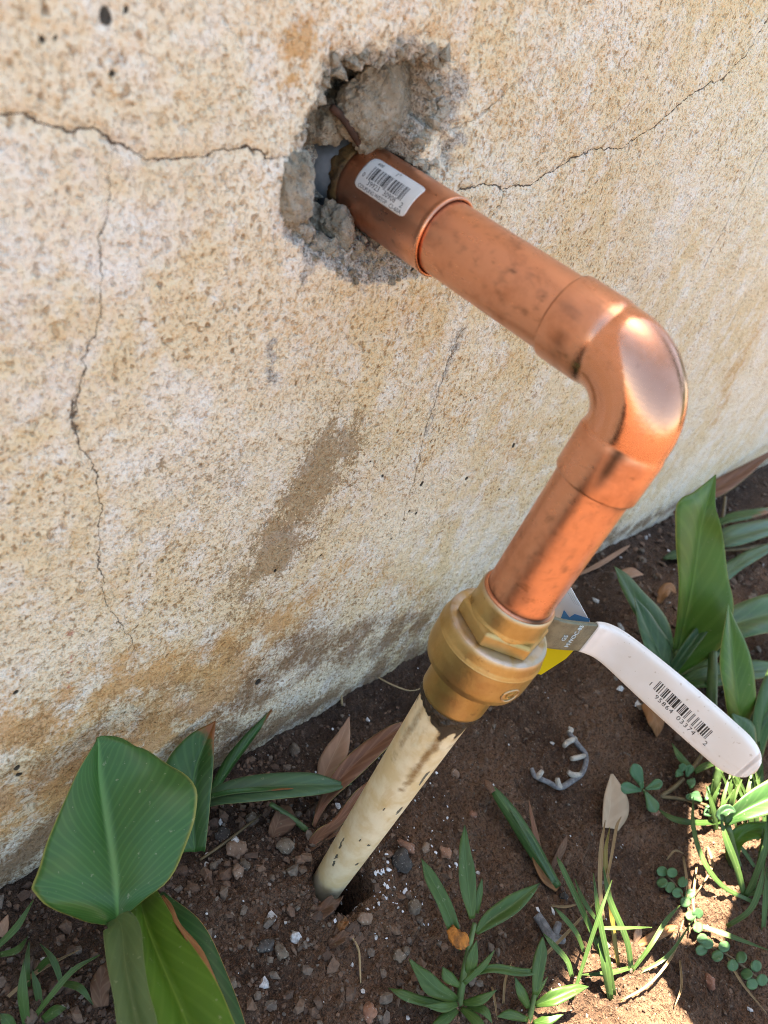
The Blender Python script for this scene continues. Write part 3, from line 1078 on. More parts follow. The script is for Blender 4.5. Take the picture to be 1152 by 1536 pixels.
# brass valve body
prof = dense([(13.4, 178), (15.2, 177.6), (15.7, 178.6), (15.8, 190), (15.9, 196.5), (17.0, 197.6), (20.6, 198.3), (22.6, 200.2), (23.4, 203.5), (23.7, 216.8), (23.45, 217.2), (23.45, 217.9),
              (23.2, 218.3), (22.4, 223.0), (21.9, 224.2), (20.8, 224.7), (15.0, 224.8)], 1.0)
me = lathe('valve_body', prof, 'z', (0, 0, 0), 128)
V = np.empty(len(me.vertices) * 3, np.float32)
me.vertices.foreach_get('co', V)
V = V.reshape(-1, 3) * 1000
fattr(me, 'worn', .8 * sstep(222.6, 224.3, V[:, 2]) * np.clip(.7 + fbm(V[:, 0], V[:, 1], 8, 3, .6), 0, 1))
sharp(me, 32)
vbody = link('valve_body', me, M['brass'], pipe)
vbody['label'] = 'dull brass ball valve body'

# hexagon and solder cup on top of the body
bm = bmesh.new()
RH = 19.4
levels = [(RH * .955, 224.5), (RH, 225.4), (RH, 230.6), (RH * .95, 232.0)]
rings = []
for r, h in levels:
    rings.append([bm.verts.new(((r * math.cos(math.radians(60 * i + 9))) / 1000, (r * math.sin(math.radians(60 * i + 9))) / 1000, h / 1000)) for i in range(6)])
for a, b in zip(rings[:-1], rings[1:]):
    for i in range(6):
        bm.faces.new((a[i], a[(i + 1) % 6], b[(i + 1) % 6], b[i]))
bm.faces.new(rings[-1])
bm.faces.new(rings[0][::-1])
bmesh.ops.bevel(bm, geom=[e for e in bm.edges], offset=.00022, segments=2, affect='EDGES')
me = bpy.data.meshes.new('hex_collar')
bm.to_mesh(me)
bm.free()
fattr(me, 'worn', np.zeros(len(me.vertices)))
link('hex_collar', me, M['brass'], vbody)
prof = dense([(14.45, 226), (14.45, 240.8), (14.7, 242.2), (15.6, 242.6), (16.1, 241.9), (16.2, 240.5), (16.15, 233), (16.6, 232.1), (16.6, 231)], .8)
me = lathe('solder_cup', prof, 'z', (0, 0, 0), 128)
V = np.empty(len(me.vertices) * 3, np.float32)
me.vertices.foreach_get('co', V)
V = V.reshape(-1, 3) * 1000
fattr(me, 'worn', .5 * sstep(241, 242.5, V[:, 2]))
sharp(me, 40)
link('solder_cup', me, M['brass'], vbody)
me = lathe('copper_solder_ring', dense([(14.2, 240.6), (14.9, 241.2), (15.4, 242.4), (15.2, 243.3), (14.2, 243.6)], .5), 'z', (0, 0, 0), 96)
soot(me, lambda V: .9 * np.exp(-(((np.degrees(np.arctan2(V[:, 1], V[:, 0])) + 360) % 360 - 245) / 26) ** 2))
link('copper_solder_ring', me, M['copper'], vbody)


def curved_text(name, body, size, fn, mat, parent, extrude=0.0, align='LEFT', spacing=1.0):
    """text whose flat (s, t, h) in mm are mapped by fn to world mm"""
    cu = bpy.data.curves.new(name, 'FONT')
    cu.body = body
    cu.size = size
    cu.space_character = spacing
    cu.align_x = align
    cu.resolution_u = 2
    cu.extrude = extrude
    to = bpy.data.objects.new(name, cu)
    COL.objects.link(to)
    dg = bpy.context.evaluated_depsgraph_get()
    me = bpy.data.meshes.new_from_object(to.evaluated_get(dg))
    bpy.data.objects.remove(to)
    V = np.empty(len(me.vertices) * 3, np.float32)
    me.vertices.foreach_get('co', V)
    V = V.reshape(-1, 3)
    W = np.array([fn(*v) for v in V], np.float32) / 1000
    me.vertices.foreach_set('co', W.ravel())
    me.update()
    me.name = name
    return link(name, me, mat, parent)


def bars_mesh(name, segs, fn, nsub=6):
    """segs: (s0, s1, t0, t1) rectangles, mapped by fn(s,t,h)"""
    V, Q = [], []
    for s0, s1, t0, t1 in segs:
        b = len(V)
        for i in range(nsub + 1):
            t = t0 + (t1 - t0) * i / nsub
            V.append(fn(s0, t, 0))
            V.append(fn(s1, t, 0))
        for i in range(nsub):
            Q.append((b + 2 * i, b + 2 * i + 1, b + 2 * i + 3, b + 2 * i + 2))
    return mesh_np(name, V, np.array(Q), smooth=False)


def upc(d):
    L = ['0001101', '0011001', '0010011', '0111101', '0100011', '0110001', '0101111', '0111011', '0110111', '0001011']
    s = '101' + ''.join(L[int(c)] for c in d[:6]) + '01010' + ''.join(''.join('10'[int(b)] for b in L[int(c)]) for c in d[6:]) + '101'
    out, i = [], 0
    while i < len(s):
        if s[i] == '1':
            j = i
            while j < len(s) and s[j] == '1':
                j += 1
            out.append((i, j))
            i = j
        else:
            i += 1
    return out, len(s)


# maker's mark cast into the lower body
def body_map(a0, z0, R):
    return lambda s, t, h: ((R + h) * math.cos(math.radians(a0) + s / R), (R + h) * math.sin(math.radians(a0) + s / R), z0 + t)


me = tube_mesh('cast_mark', [body_map(-110, 208.2, 23.65)(4.2 * math.cos(a), 3.6 * math.sin(a), 0) for a in np.linspace(0, 2 * np.pi, 28)], .42, 6, False)
fattr(me, 'worn', np.full(len(me.vertices), .35))
link('cast_mark', me, M['brass'], vbody)
o = curved_text('cast_letters', 'CI', 5.2, body_map(-116, 206.4, 23.5), M['brass'], vbody, .35)

# upright copper pipe, elbow, horizontal pipe, coupling
def up_soot(V):
    a = (np.degrees(np.arctan2(V[:, 1], V[:, 0])) + 360) % 360
    z = V[:, 2]
    s = .75 * np.exp(-((z - 302) / 2.6) ** 2) * np.clip(np.exp(-((a - 258) / 22) ** 2) * 1.2 + .35 * np.clip(fbm(a / 4, z, 5, 2), 0, 1), 0, 1)
    s = s + .30 * np.exp(-((a - 205) / 9) ** 2 - ((z - 252) / 6) ** 2)
    s = s + .4 * np.clip(fbm(a / 3, z, 8, 4, .65, 9.0) - .36, 0, 1)
    return s + .8 * np.exp(-((z - 243.5) / 1.2) ** 2)


me = lathe('upright_copper_pipe', dense([(13.2, 228), (14.3, 228), (14.3, 318), (13.2, 318)], 1.2), 'z', (0, 0, 0), 128)
link('upright_copper_pipe', soot(me, up_soot), M['copper'], pipe)

me = lathe('level_copper_pipe', dense([(13.2, 28), (14.3, 28), (14.3, 128), (13.2, 128)], 1.2), 'y', (0, 0, HE), 128)


def lv_soot(V):
    a = (np.degrees(np.arctan2(V[:, 2] - HE, V[:, 0])) + 360) % 360     # camera side ~165
    y = V[:, 1]
    s = .65 * np.exp(-((y - 102.5) / .8) ** 2) + .45 * np.exp(-((y - 40.8) / .8) ** 2)
    s = s + .30 * np.exp(-((np.hypot((a - 168) / 26, (y - 55) / 9) - 1) / .2) ** 2) * np.clip(.25 + 1.3 * fbm(a / 3, y, 5, 3, .6, 2.0), 0, 1)
    s = s + .35 * np.clip(fbm(a / 3, y, 7, 4, .65, 5.0) - .38, 0, 1)
    s = s + .8 * np.exp(-((a - 152) / 2.5) ** 2 - ((y - 61) / 1.2) ** 2)
    return s


link('level_copper_pipe', soot(me, lv_soot), M['copper'], pipe)

# elbow: socket - bend - socket, swept along a quarter circle
RB = 21.0
path, rad, glo = [], [], []
ri, ro = 14.4, 15.75


def add(p, t, r, g):
    path.append((p, t))
    rad.append(r)
    glo.append(g)


Yp, Zp = np.array([0, 1., 0]), np.array([0, 0, 1.])
for y, r in ((41.0, ri), (41.6, 15.0), (41.4, 15.6), (40.6, ro), (36, ro), (32, ro), (28, ro), (25.5, ro), (24.2, ro - .12), (23.0, ro - .35), (22.2, ro - .5), (21.4, ro - .55)):
    add(np.array([0, y, HE]), -Yp, r, 0.0 if y > 24 else .5)
for a in np.linspace(0, np.pi / 2, 33):
    c = np.array([0, RB, HE - RB])
    p = c + RB * np.array([0, -math.sin(a), math.cos(a)])
    t = np.array([0, -math.cos(a), -math.sin(a)])
    add(p, t, ro - .55 + .35 * math.sin(2 * a), 1.0)
for d, r in ((.4, ro - .55), (1.2, ro - .5), (2.0, ro - .3), (3.0, ro - .05), (4.5, ro), (9, ro), (14, ro), (19.6, ro), (20.3, 15.6), (20.5, 15.0), (20.1, ri)):
    add(np.array([0, 0, HE - RB - d]), -Zp, r, 0.0 if d > 2.2 else .6)
# densify along the path
P = np.array([p for p, t in path])
T = np.array([t for p, t in path])
seg = 128
V, AT = [], []
for p, t, r in zip(P, T, rad):
    ux = np.array([1.0, 0, 0])
    uy = np.cross(t, ux)
    th = np.arange(seg) * 2 * np.pi / seg
    V.append(p + r * (np.cos(th)[:, None] * ux + np.sin(th)[:, None] * uy))
Vc = np.concatenate(V)
me = mesh_np('elbow', Vc, grid_quads(len(P), seg, False, True))
fix_normals(me)
gl = np.repeat(np.array(glo), seg)
z = Vc[:, 2]
a = (np.degrees(np.arctan2(Vc[:, 1], Vc[:, 0])) + 360) % 360
so = np.where(z < HE - RB - 1, .85 * np.exp(-((a - 200) / 8) ** 2) * sstep(303, 312, z) + .55 * np.exp(-((a - 262) / 16) ** 2) * sstep(312, 303, z) * np.clip(.6 + fbm(a / 4, z, 5, 3), 0, 1), 0)
so = np.maximum(so, np.where(Vc[:, 1] > 23, .25 * np.clip(fbm(Vc[:, 1] * 1.0, Vc[:, 2] + Vc[:, 0], 9, 3, .6, 7) - .25, 0, 1) * 2.5, 0))
fattr(me, 'soot', so)
fattr(me, 'gloss', gl)
elbow = link('elbow', me, M['copper'], pipe)
elbow['label'] = 'copper elbow fitting with a shiny bend'

prof = dense([(14.6, 104), (14.6, 102.2), (15.1, 101.7), (15.7, 101.8), (16.0, 102.3), (15.95, 103.2), (15.8, 104.2), (15.8, 150.2), (15.5, 151.0), (14.6, 151.2), (13.0, 150.5)], .9)
me = lathe('coupling', prof, 'y', (0, 0, HE), 128)
soot(me, lambda V: .55 * np.exp(-((V[:, 1] - 150.5) / 1.3) ** 2), lambda V: .35 * np.exp(-((V[:, 1] - 102.2) / .8) ** 2))
coup = link('coupling', me, M['copper'], pipe)
coup['label'] = 'copper coupling sleeve with a barcode sticker'


# sticker wrapped on the coupling; s runs from the wall outwards, t up round the curve
def st_map(s, t, h):
    R = 15.93 + h
    a = math.radians(147.5) - t / 15.9
    return (R * math.cos(a), 142.3 - s, HE + R * math.sin(a))


SW, SH2 = 30.0, 14.4
prm = []
for cx, cy, a0 in ((SW - 2.2, SH2 / 2 - 2.2, 0), (2.6, SH2 / 2 - 2.6, 90), (2.6, -SH2 / 2 + 2.6, 180), (SW - 2.2, -SH2 / 2 + 2.2, 270)):
    rr = 2.2 if a0 in (0, 270) else 2.6
    for q in np.linspace(0, 90, 7):
        prm.append((cx + rr * math.cos(math.radians(a0 + q)), cy + rr * math.sin(math.radians(a0 + q))))
# grid sheet clipped to the rounded outline
nt, ns = 25, 41
Vs, idx = [], {}
for i in range(ns):
    for j in range(nt):
        t = -SH2 / 2 + SH2 * j / (nt - 1)
        e = SH2 / 2 - abs(t)
        cl = 2.6 - math.sqrt(max(0, 2.6 ** 2 - (2.6 - e) ** 2)) if e < 2.6 else 0
        cr = 2.2 - math.sqrt(max(0, 2.2 ** 2 - (2.2 - e) ** 2)) if e < 2.2 else 0
        s = cl + (SW - cl - cr) * i / (ns - 1)
        Vs.append(st_map(s, t, 0))
Vin = [st_map(0, 0, 0)]
top = mesh_np('barcode_sticker', Vs, grid_quads(ns, nt))
sticker = link('barcode_sticker', top, M['sticker'], coup)
sticker['label'] = 'white barcode sticker on the coupling'
mod = sticker.modifiers.new('thick', 'SOLIDIFY')
mod.thickness = .00008
mod.offset = -1
bl, nb = upc('039923309082')
fm = lambda s, t, h: st_map(s, t, h + .10)
segs = [(4.6 + 20.2 * i0 / nb, 4.6 + 20.2 * i1 / nb, -2.0 if (i0 > 8 and i1 < nb - 8 and abs(i0 - nb / 2) > 3) else -2.6, 3.3) for i0, i1 in bl]
link('barcode_print', bars_mesh('barcode_print', segs, fm), M['grey_ink'], coup)
for nm, body, size, s0, t0, sp in (('label_digits', '39923', 2.9, 6.2, -4.4, 1.0), ('label_digits', '30908', 2.9, 15.6, -4.4, 1.0), ('label_digits', '0', 2.6, 1.9, -2.6, 1.0), ('label_digits', '2', 2.9, 25.6, -4.6, 1.0),
                                   ('label_text', 'COUPLING W/STOP', 2.0, 2.6, -6.5, .92), ('label_text', 'CI-60A', 2.3, 21.0, -6.7, 1.0), ('label_text', '600', 2.1, 4.2, 4.4, 1.0), ('label_text', '1"', 2.9, 14.2, 4.3, 1.0)):
    curved_text(nm, body, size, lambda s, t, h, s0=s0, t0=t0: st_map(s0 + s, t0 + t, .10), M['grey_ink'], coup, 0, 'LEFT', sp)

# grey stub coming out of the wall behind the coupling
me = lathe('wall_stub_pipe', dense([(0, 190), (17.4, 190), (17.6, 172), (17.2, 164), (15.6, 158), (14.6, 154), (14.4, 149)], 1.0), 'y', (0, 0, HE), 96)
stub = link('wall_stub_pipe', me, M['steel'], pipe)
stub['label'] = 'grey stub pipe inside the wall hole'
me = lathe('rusty_sealant', dense([(14.4, 150.4), (15.6, 151.0), (16.1, 153), (16.0, 156), (15.2, 158.5)], .7), 'y', (0, 0, HE), 110)
V = np.empty(len(me.vertices) * 3, np.float32)
me.vertices.foreach_get('co', V)
V = V.reshape(-1, 3)
a = np.degrees(np.arctan2(V[:, 2] - HE / 1000, V[:, 0]))
n = fbm(a / 6, V[:, 1] * 1000, 5, 3, .6, 6)
c = np.array([0, 0, HE / 1000])
V[:, [0, 2]] = (V[:, [0, 2]] - c[[0, 2]]) * (1 + .07 * n)[:, None] + c[[0, 2]]
V[:, 1] += .003 * perlin(a / 23, a * 0 + 2.2) * sstep(.1515, .1585, V[:, 1])
me.vertices.foreach_set('co', V.ravel())
link('rusty_sealant', me, M['gunk'], stub)

# lever handle: a bent flat bar, wide face vertical, on the far side of the valve
def strap(name, path, half, thick, round_end=False, seg_mat=None, bevel=.5):
    """path: rows (x, y, zc, halfwidth, halfthick); flat bar, wide direction z"""
    path = np.array(path, float)
    T = np.gradient(path[:, :2], axis=0)
    T /= np.linalg.norm(T, axis=1)[:, None]
    N = np.stack([-T[:, 1], T[:, 0]], -1)
    V = []
    K = 24
    for i in range(len(path)):
        hw, ht = path[i, 3], path[i, 4]
        for k in range(K):
            a = 2 * np.pi * k / K + np.pi / K
            ca, sa = math.cos(a), math.sin(a)
            e = bevel
            du = math.copysign(abs(ca) ** e, ca) * ht
            dz = math.copysign(abs(sa) ** e, sa) * hw
            V.append((path[i, 0] + N[i, 0] * du, path[i, 1] + N[i, 1] * du, path[i, 2] + dz))
    n = len(path)
    k = np.arange(K)
    V += [tuple(path[0, :3]), tuple(path[-1, :3])]
    tr = np.concatenate([np.stack([np.full(K, n * K), (k + 1) % K, k], -1), np.stack([np.full(K, n * K + 1), (n - 1) * K + k, (n - 1) * K + (k + 1) % K], -1)])
    me = mesh_np(name, V, grid_quads(n, K, False, True), tr)
    fix_normals(me)
    return me


ZL = 210.5
lev = np.array([(37.5, 14), (37.5, 4), (37.5, -4), (39, -8.5), (43, -12.5), (50, -17), (57, -21), (61.5, -24.5), (64.5, -29), (66, -36), (66.5, -50), (67, -75), (67.2, -95), (67.3, -103)])
lp = spline(lev, 60)
me = strap('lever', [(p[0], p[1], ZL, 9.2, 1.25) for p in lp], 9, 1.2, bevel=.22)
sharp(me, 40)
lever = link('lever', me, M['zinc'], pipe)
lever['label'] = 'zinc plated valve lever with a white grip'
# grip sleeve
sel = [p for p in lp if p[1] < -21.2]
gp = []
y0, y1 = sel[0][1], -109.0
gq = spline(np.array(sel + [np.array([67.3, -109.0])]), 200)
gf = np.sin(np.linspace(0, 1, 90) * np.pi / 2)
for p in [gq[min(199, int(round(g * 199)))] * 1.0 for g in gf]:
    f = (y0 - p[1]) / (y0 - y1)
    e = min(1.0, max(0.0, (f - .85) / .15))
    end = math.sqrt(max(0.0, 1 - e * e))
    st = min(1.0, .72 + f * 9)
    hw = (9.6 + 2.0 * math.sin(min(1, f / .9) * math.pi * .75)) * (.10 + .90 * end)
    ht = 2.8 * st * (.30 + .70 * end)
    gp.append((p[0], p[1], ZL + .2, hw, ht))
me = strap('grip', gp, 0, 0, bevel=.42)
grip = link('grip', me, M['vinyl'], lever)
grip['label'] = 'white vinyl lever grip with printed barcode'
# stem and nut on the valve side
me = lathe('valve_stem', [(0, 20), (8.2, 20), (8.2, 31), (6.0, 31.5), (6.0, 36), (5.0, 43), (0, 43)], 'x', (0, 0, ZL), 40)
fattr(me, 'worn', np.zeros(len(me.vertices)))
sharp(me)
link('valve_stem', me, M['brass'], vbody)
me = lathe('stem_nut', [(0, 38.8), (8.0, 38.8), (8.0, 43.5), (6.8, 44.5), (0, 44.5)], 'x', (0, 0, ZL), 6, False)
link('stem_nut', me, M['zinc'], lever)

# print on the camera side face of the grip
gx_at = lambda y: float(np.interp(-y, [-p[1] for p in gp], [p[0] - p[4] for p in gp]))


def gr_map(s, t, h):
    y = -57.4 - s
    return (gx_at(y) - .06 - h * 0, y, 212.4 - .06 * s + t)


bl, nb = upc('195864033742')
segs = [(29.2 * i0 / nb, 29.2 * i1 / nb, -2.9, 2.9) for i0, i1 in bl]
link('barcode_print', bars_mesh('barcode_print', segs, gr_map, 2), M['ink'], lever)
for body, s0, t0 in (('1', -3.0, -2.8), ('95864', 2.6, -6.0), ('03374', 15.0, -6.0), ('2', 29.6, -5.6)):
    curved_text('grip_digits', body, 3.5, lambda s, t, h, s0=s0, t0=t0: gr_map(s0 + s, t0 + t, h), M['ink'], lever, 0, 'LEFT', 1.18)


# raised letters on the bare metal of the lever (diagonal stretch)
def mt_map(s, t, h):
    a, b = np.array([43.5, -12.8]), np.array([57.5, -21.3])
    d = (b - a) / np.linalg.norm(b - a)
    nrm = np.array([d[1], -d[0]])
    if nrm[0] > 0:
        nrm = -nrm
    p = a + d * s + nrm * (1.62 + h)
    return (p[0], p[1], ZL + t)


curved_text('raised_letters', 'MWOC-85', 3.3, lambda s, t, h: mt_map(8.6 - t, -6.5 + s, h), M['emboss'], lever, .12)
curved_text('raised_letters', 'GS', 3.3, lambda s, t, h: mt_map(4.2 - t, -2.5 + s, h), M['emboss'], lever, .12)


# ------------------------------------------------------------------ paper tag hung on the stem
def card(name, pts, mat, parent, thick=.35):
    """pts: ordered outline in mm (planar polygon)"""
    bm = bmesh.new()
    vs = [bm.verts.new(np.array(p) / 1000) for p in pts]
    bm.faces.new(vs)
    bmesh.ops.triangulate(bm, faces=bm.faces)
    me = bpy.data.meshes.new(name)
    bm.to_mesh(me)
    bm.free()
    o = link(name, me, mat, parent)
    md = o.modifiers.new('thick', 'SOLIDIFY')
    md.thickness = thick / 1000
    md.offset = 0
    return o


hang = empty('hang_tag', (46, -5, 208), 'paper hang tag, white above and yellow below, behind the valve lever', 'tag')
XT = 64.0
wq = [at_x(800, 870, XT), at_x(851, 876, XT), at_x(857, 882, XT), at_x(884, 931, XT), at_x(884, 945, XT), at_x(830, 955, XT)]
wp = card('white_panel', wq, M['card'], hang)
bq = [at_x(846, 915, XT - .5), at_x(854, 926, XT - .5), at_x(862, 921, XT - .5), at_x(884, 928, XT - .5), at_x(884, 946, XT - .5), at_x(834, 946, XT - .5)]
card('blue_band', bq, M['blue'], wp, .1)
for i in range(5):
    a0, a1 = at_x(852 + i * 3.4, 889 + i * .6, XT - .4), at_x(862 + i * 3.0, 907 + i * 1.0, XT - .4)
    d = np.array([0, .12, .12])
    card('fine_print', [a0, a1, a1 + d, a0 + d], M['grey_ink'], wp, .02)
XY = 60.0
yq = [at_x(795, 955, XY), at_x(866, 950, XY), at_x(868, 962, XY), at_x(862, 974, XY), at_x(849, 988, XY), at_x(812, 1012, XY), at_x(780, 1004, XY)]
card('yellow_panel', yq, M['yellow'], hang)

# ------------------------------------------------------------------ leaves and plants
def leaf(name, st, mat, parent=None, nu=26, nv=9, wave=.0, thick=.35, label=None, seed=None):
    """st rows: px, py, lift, wl, wr, [lift of left edge, lift of right edge]; lift = mm above the soil"""
    rs = np.random.RandomState(seed if seed is not None else int(abs(st[0][0] * 7 + st[0][1] * 3)) % 9999)
    S = np.array([list(r) + [0, 0][: 7 - len(r)] if len(r) < 7 else list(r) for r in st], float)
    S = spline(S, nu)
    S[:, 3:5] = np.maximum(S[:, 3:5], .25)
    T = np.gradient(S[:, :2], axis=0)
    T /= np.linalg.norm(T, axis=1)[:, None] + 1e-9
    N = np.stack([T[:, 1], -T[:, 0]], -1)
    us = np.linspace(-1, 1, nv)
    ph = rs.rand() * 6
    Cc = at_ground_n(S[:, 0], S[:, 1], S[:, 2])
    Ll = at_ground_n(S[:, 0] + N[:, 0] * S[:, 3], S[:, 1] + N[:, 1] * S[:, 3], S[:, 2] + S[:, 5])
    Rr = at_ground_n(S[:, 0] - N[:, 0] * S[:, 4], S[:, 1] - N[:, 1] * S[:, 4], S[:, 2] + S[:, 6])
    au = np.abs(us)[None, :, None]
    E = np.where((us < 0)[None, :, None], Ll[:, None, :], Rr[:, None, :])
    V = Cc[:, None, :] + (E - Cc[:, None, :]) * au
    sp = np.linalg.norm(E - Cc[:, None, :], axis=-1)
    V[:, :, 2] += sp * .12 * np.sin(au[:, :, 0] * np.pi)
    if wave:
        V[:, :, 2] += wave * au[:, :, 0] ** 2 * np.sin(ph + np.arange(nu)[:, None] * 14.0 / nu + np.where(us > 0, 2, 0)[None, :])
    V = V.reshape(-1, 3)
    U = np.tile(us, nu)
    W = np.repeat(np.arange(nu) / (nu - 1), nv)
    V = np.array(V)
    me = mesh_np(name, V, grid_quads(nu, nv))
    uvset(me, np.array(U), np.array(W))
    o = link(name, me, mat, parent)
    md = o.modifiers.new('thick', 'SOLIDIFY')
    md.thickness = thick / 1000
    md.offset = 0
    if label:
        o['label'] = label
    return o


def stalk(name, st, mat, parent=None, seg=8, n=14):
    """st rows: px, py, lift, radius mm"""
    S = spline(np.array(st, float), n)
    P = at_ground_n(S[:, 0], S[:, 1], S[:, 2])
    me = tube_mesh(name, P, np.maximum(S[:, 3], .15), seg)
    return link(name, me, mat, parent)


def plant(name, px, py, label, cat, group=None):
    p = at_ground(px, py, 0)
    return empty(name, p, label, cat, group)


def thing_leaf(name, st, mat, label, cat, group=None, **kw):
    o = leaf(name, st, mat, None, **kw)
    return tag(o, label, cat, group)


G_CAN = 'canna plants beside the wall'
# broad leaved canna at the lower left
p = plant('canna_plant', 205, 1490, 'broad leaved canna plant at the foot of the wall with one big round leaf', 'plant', G_CAN)
leaf('leaf', [(177, 1386, 63, 16, 1, 0, 0), (177, 1379, 65, 52, 4, 2, 0), (177, 1366, 68, 86, 22, 4, 1), (176, 1346, 72, 116, 48, 6, 3), (174, 1318, 76, 128, 88, 7, 4), (168, 1280, 82, 110, 115, 7, 5), (162, 1245, 88, 93, 133, 7, 5),
              (155, 1205, 94, 66, 139, 6, 4), (149, 1164, 100, 37, 114, 4, 2), (147, 1126, 106, 11, 76, 2, 1), (147, 1113, 109, 4, 46, 0, 0), (146, 1106, 110, .5, 6, 0, 0)], M['canna'], p, 44, 21, 1.5,
     label='big round dark green leaf with brown specks')
leaf('leaf', [(206, 1338, 52, 26, 14, 3, 6), (222, 1395, 62, 44, 22, 6, 10), (246, 1455, 72, 57, 38, 6, 12), (278, 1530, 80, 66, 54, 6, 14), (310, 1620, 84, 64, 50, 6, 10), (345, 1720, 84, 2, 2, 0, 0)], M['canna_lit'], p, 36, 15, 1.2,
     label='bright yellow green leaf with light shining through')
leaf('leaf', [(238, 1342, 38, 10, 30, 0, 0), (272, 1392, 42, 28, 44, 2, 0), (302, 1448, 45, 31, 50, 2, 0), (330, 1520, 46, 32, 50, 2, 0), (350, 1600, 46, 28, 44, 0, 0), (375, 1700, 44, 2, 2, 0, 0)], M['canna_edge'], p, 30, 11, 1.2,
     label='dark green leaf with a dry tan edge')
leaf('dry_edge', [(243, 1344, 58, 3, 2), (256, 1364, 64, 4, 3), (266, 1386, 69, 5, 3), (284, 1412, 73, 7, 4), (300, 1438, 78, 9, 4), (316, 1468, 82, 8, 5), (330, 1492, 84, 2, 2)], M['dry_orange'], p, 26, 5, 1.0)
leaf('leaf', [(170, 1375, 64, 14, 14, 0, 0), (182, 1390, 70, 27, 28, 4, 3), (187, 1440, 78, 29, 27, 6, 4), (196, 1490, 84, 28, 27, 6, 4), (210, 1560, 88, 28, 28, 6, 4), (228, 1660, 88, 2, 2, 0, 0)], M['canna_grey'], p, 30, 11, .5,
     label='small dull grey green leaf')
stalk('stem', [(222, 1500, -8, 4.5), (205, 1440, 20, 4.2), (190, 1380, 46, 3.6), (178, 1338, 72, 2.6)], M['stem'], p, 12)
stalk('stem', [(222, 1500, -8, 4), (214, 1420, 28, 3.4), (208, 1345, 52, 2.2)], M['stem'], p, 10)

p = plant('canna_plant', 300, 1255, 'low canna shoot behind the big round leaf, its leaf tips browned', 'plant', G_CAN)
leaf('leaf', [(292, 1278, 14, 22, 16, 3, 2), (288, 1220, 32, 44, 26, 6, 4), (291, 1165, 48, 48, 28, 6, 4), (305, 1120, 60, 30, 17, 4, 2), (323, 1081, 70, .5, .5, 0, 0)], M['canna_tip'], p, 30, 11, .8, label='pointed leaf with a rusty brown tip')
leaf('leaf', [(316, 1192, 12, 5, 5), (345, 1150, 24, 13, 4, 0, -4), (374, 1110, 33, 10, 4, 0, -4), (396, 1080, 40, 4, 3), (414, 1055, 46, .5, .5)], M['canna_tip'], p, 22, 7, .3)
leaf('leaf', [(300, 1206, 20, 8, 8), (340, 1192, 27, 18, 14, 3, 3), (400, 1181, 30, 21, 19, 4, 4), (460, 1177, 26, 18, 18, 3, 3), (500, 1178, 20, 9, 9, 1, 1), (528, 1176, 14, .5, .5)], M['canna_blue'], p, 30, 9, .6, label='long blade lying level towards the painted pipe')
leaf('leaf', [(306, 1196, 26, 3, 3), (350, 1188, 32, 5, 3, 2, 0), (400, 1184, 34, 3, 3), (440, 1183, 33, .5, .5)], M['canna_tip'], p, 16, 5)
stalk('stem', [(300, 1260, -6, 4), (300, 1230, 10, 3.5), (302, 1205, 20, 2.6)], M['stem'], p, 10)
stalk('stem', [(460, 1245, 2, 1.8), (435, 1225, 8, 1.7), (405, 1205, 14, 1.5)], M['stem'], p, 8)

# cannas at the right behind the lever
p = plant('canna_plant', 1008, 1030, 'canna plant behind the white lever grip with a tall upright torn leaf', 'plant', G_CAN)
leaf('leaf', [(1008, 1012, 10, 5, 8, 0, 0), (1020, 960, 40, 8, 60, 2, 10), (1034, 900, 80, 18, 68, 4, 12), (1043, 850, 108, 27, 50, 6, 10), (1050, 800, 134, 36, 34, 8, 8), (1057, 768, 152, 44, 20, 8, 4),
              (1063, 748, 162, 27, 12, 4, 2), (1073, 712, 178, .5, .5, 0, 0)], M['canna_r'], p, 40, 15, 1.5, label='tall bright upright leaf with a pointed tip')
leaf('leaf', [(1110, 1100, 20, 8, 8, 0, 0), (1108, 1060, 44, 18, 24, 3, 4), (1103, 1010, 66, 22, 29, 4, 6), (1098, 960, 84, 16, 17, 3, 3), (1092, 905, 102, .5, .5, 0, 0)], M['canna_r'], p, 28, 11, 1.0)
leaf('leaf', [(1005, 992, 10, 8, 8), (985, 948, 28, 14, 22, 3, 5), (957, 907, 42, 12, 20, 3, 4), (937, 874, 50, 7, 12), (921, 849, 56, .5, .5)], M['canna_g'], p, 24, 9, .8)
leaf('leaf', [(1003, 1020, 10, 8, 8), (988, 978, 34, 18, 20, 3, 3), (968, 935, 48, 11, 15, 2, 2), (951, 894, 60, .5, .5)], M['canna_bl'], p, 22, 9, .6)
leaf('leaf', [(1002, 1016, 10, 7, 7), (1030, 974, 42, 9, 10, 3, 3), (1060, 935, 62, 8, 9, 2, 2), (1089, 902, 78, .5, .5)], M['canna_bl'], p, 22, 7, .4)
leaf('leaf', [(1005, 968, 12, 8, 8), (1060, 950, 34, 20, 22, 4, 4), (1120, 930, 45, 28, 26, 4, 4), (1180, 915, 46, 26, 26, 4, 4), (1260, 905, 40, .5, .5)], M['canna_g'], p, 28, 9, 1.0)
leaf('leaf', [(1012, 1026, 8, 6, 6), (1060, 1014, 22, 16, 17, 3, 3), (1130, 1005, 24, 15, 15, 3, 3), (1210, 1005, 16, .5, .5)], M['canna_g'], p, 22, 7, .6)
leaf('leaf', [(1012, 1015, 8, 5, 5), (1040, 1000, 18, 12, 14), (1075, 968, 28, 12, 12), (1095, 930, 30, .5, .5)], M['canna_g'], p, 18, 7, .6)
stalk('stem', [(1012, 1035, -6, 6), (1010, 1010, 12, 5), (1016, 975, 34, 3)], M['stem'], p, 10)
stalk('stem', [(1066, 1100, -4, 5), (1068, 1030, 26, 5), (1070, 960, 50, 3.5)], M['stem'], p, 10)
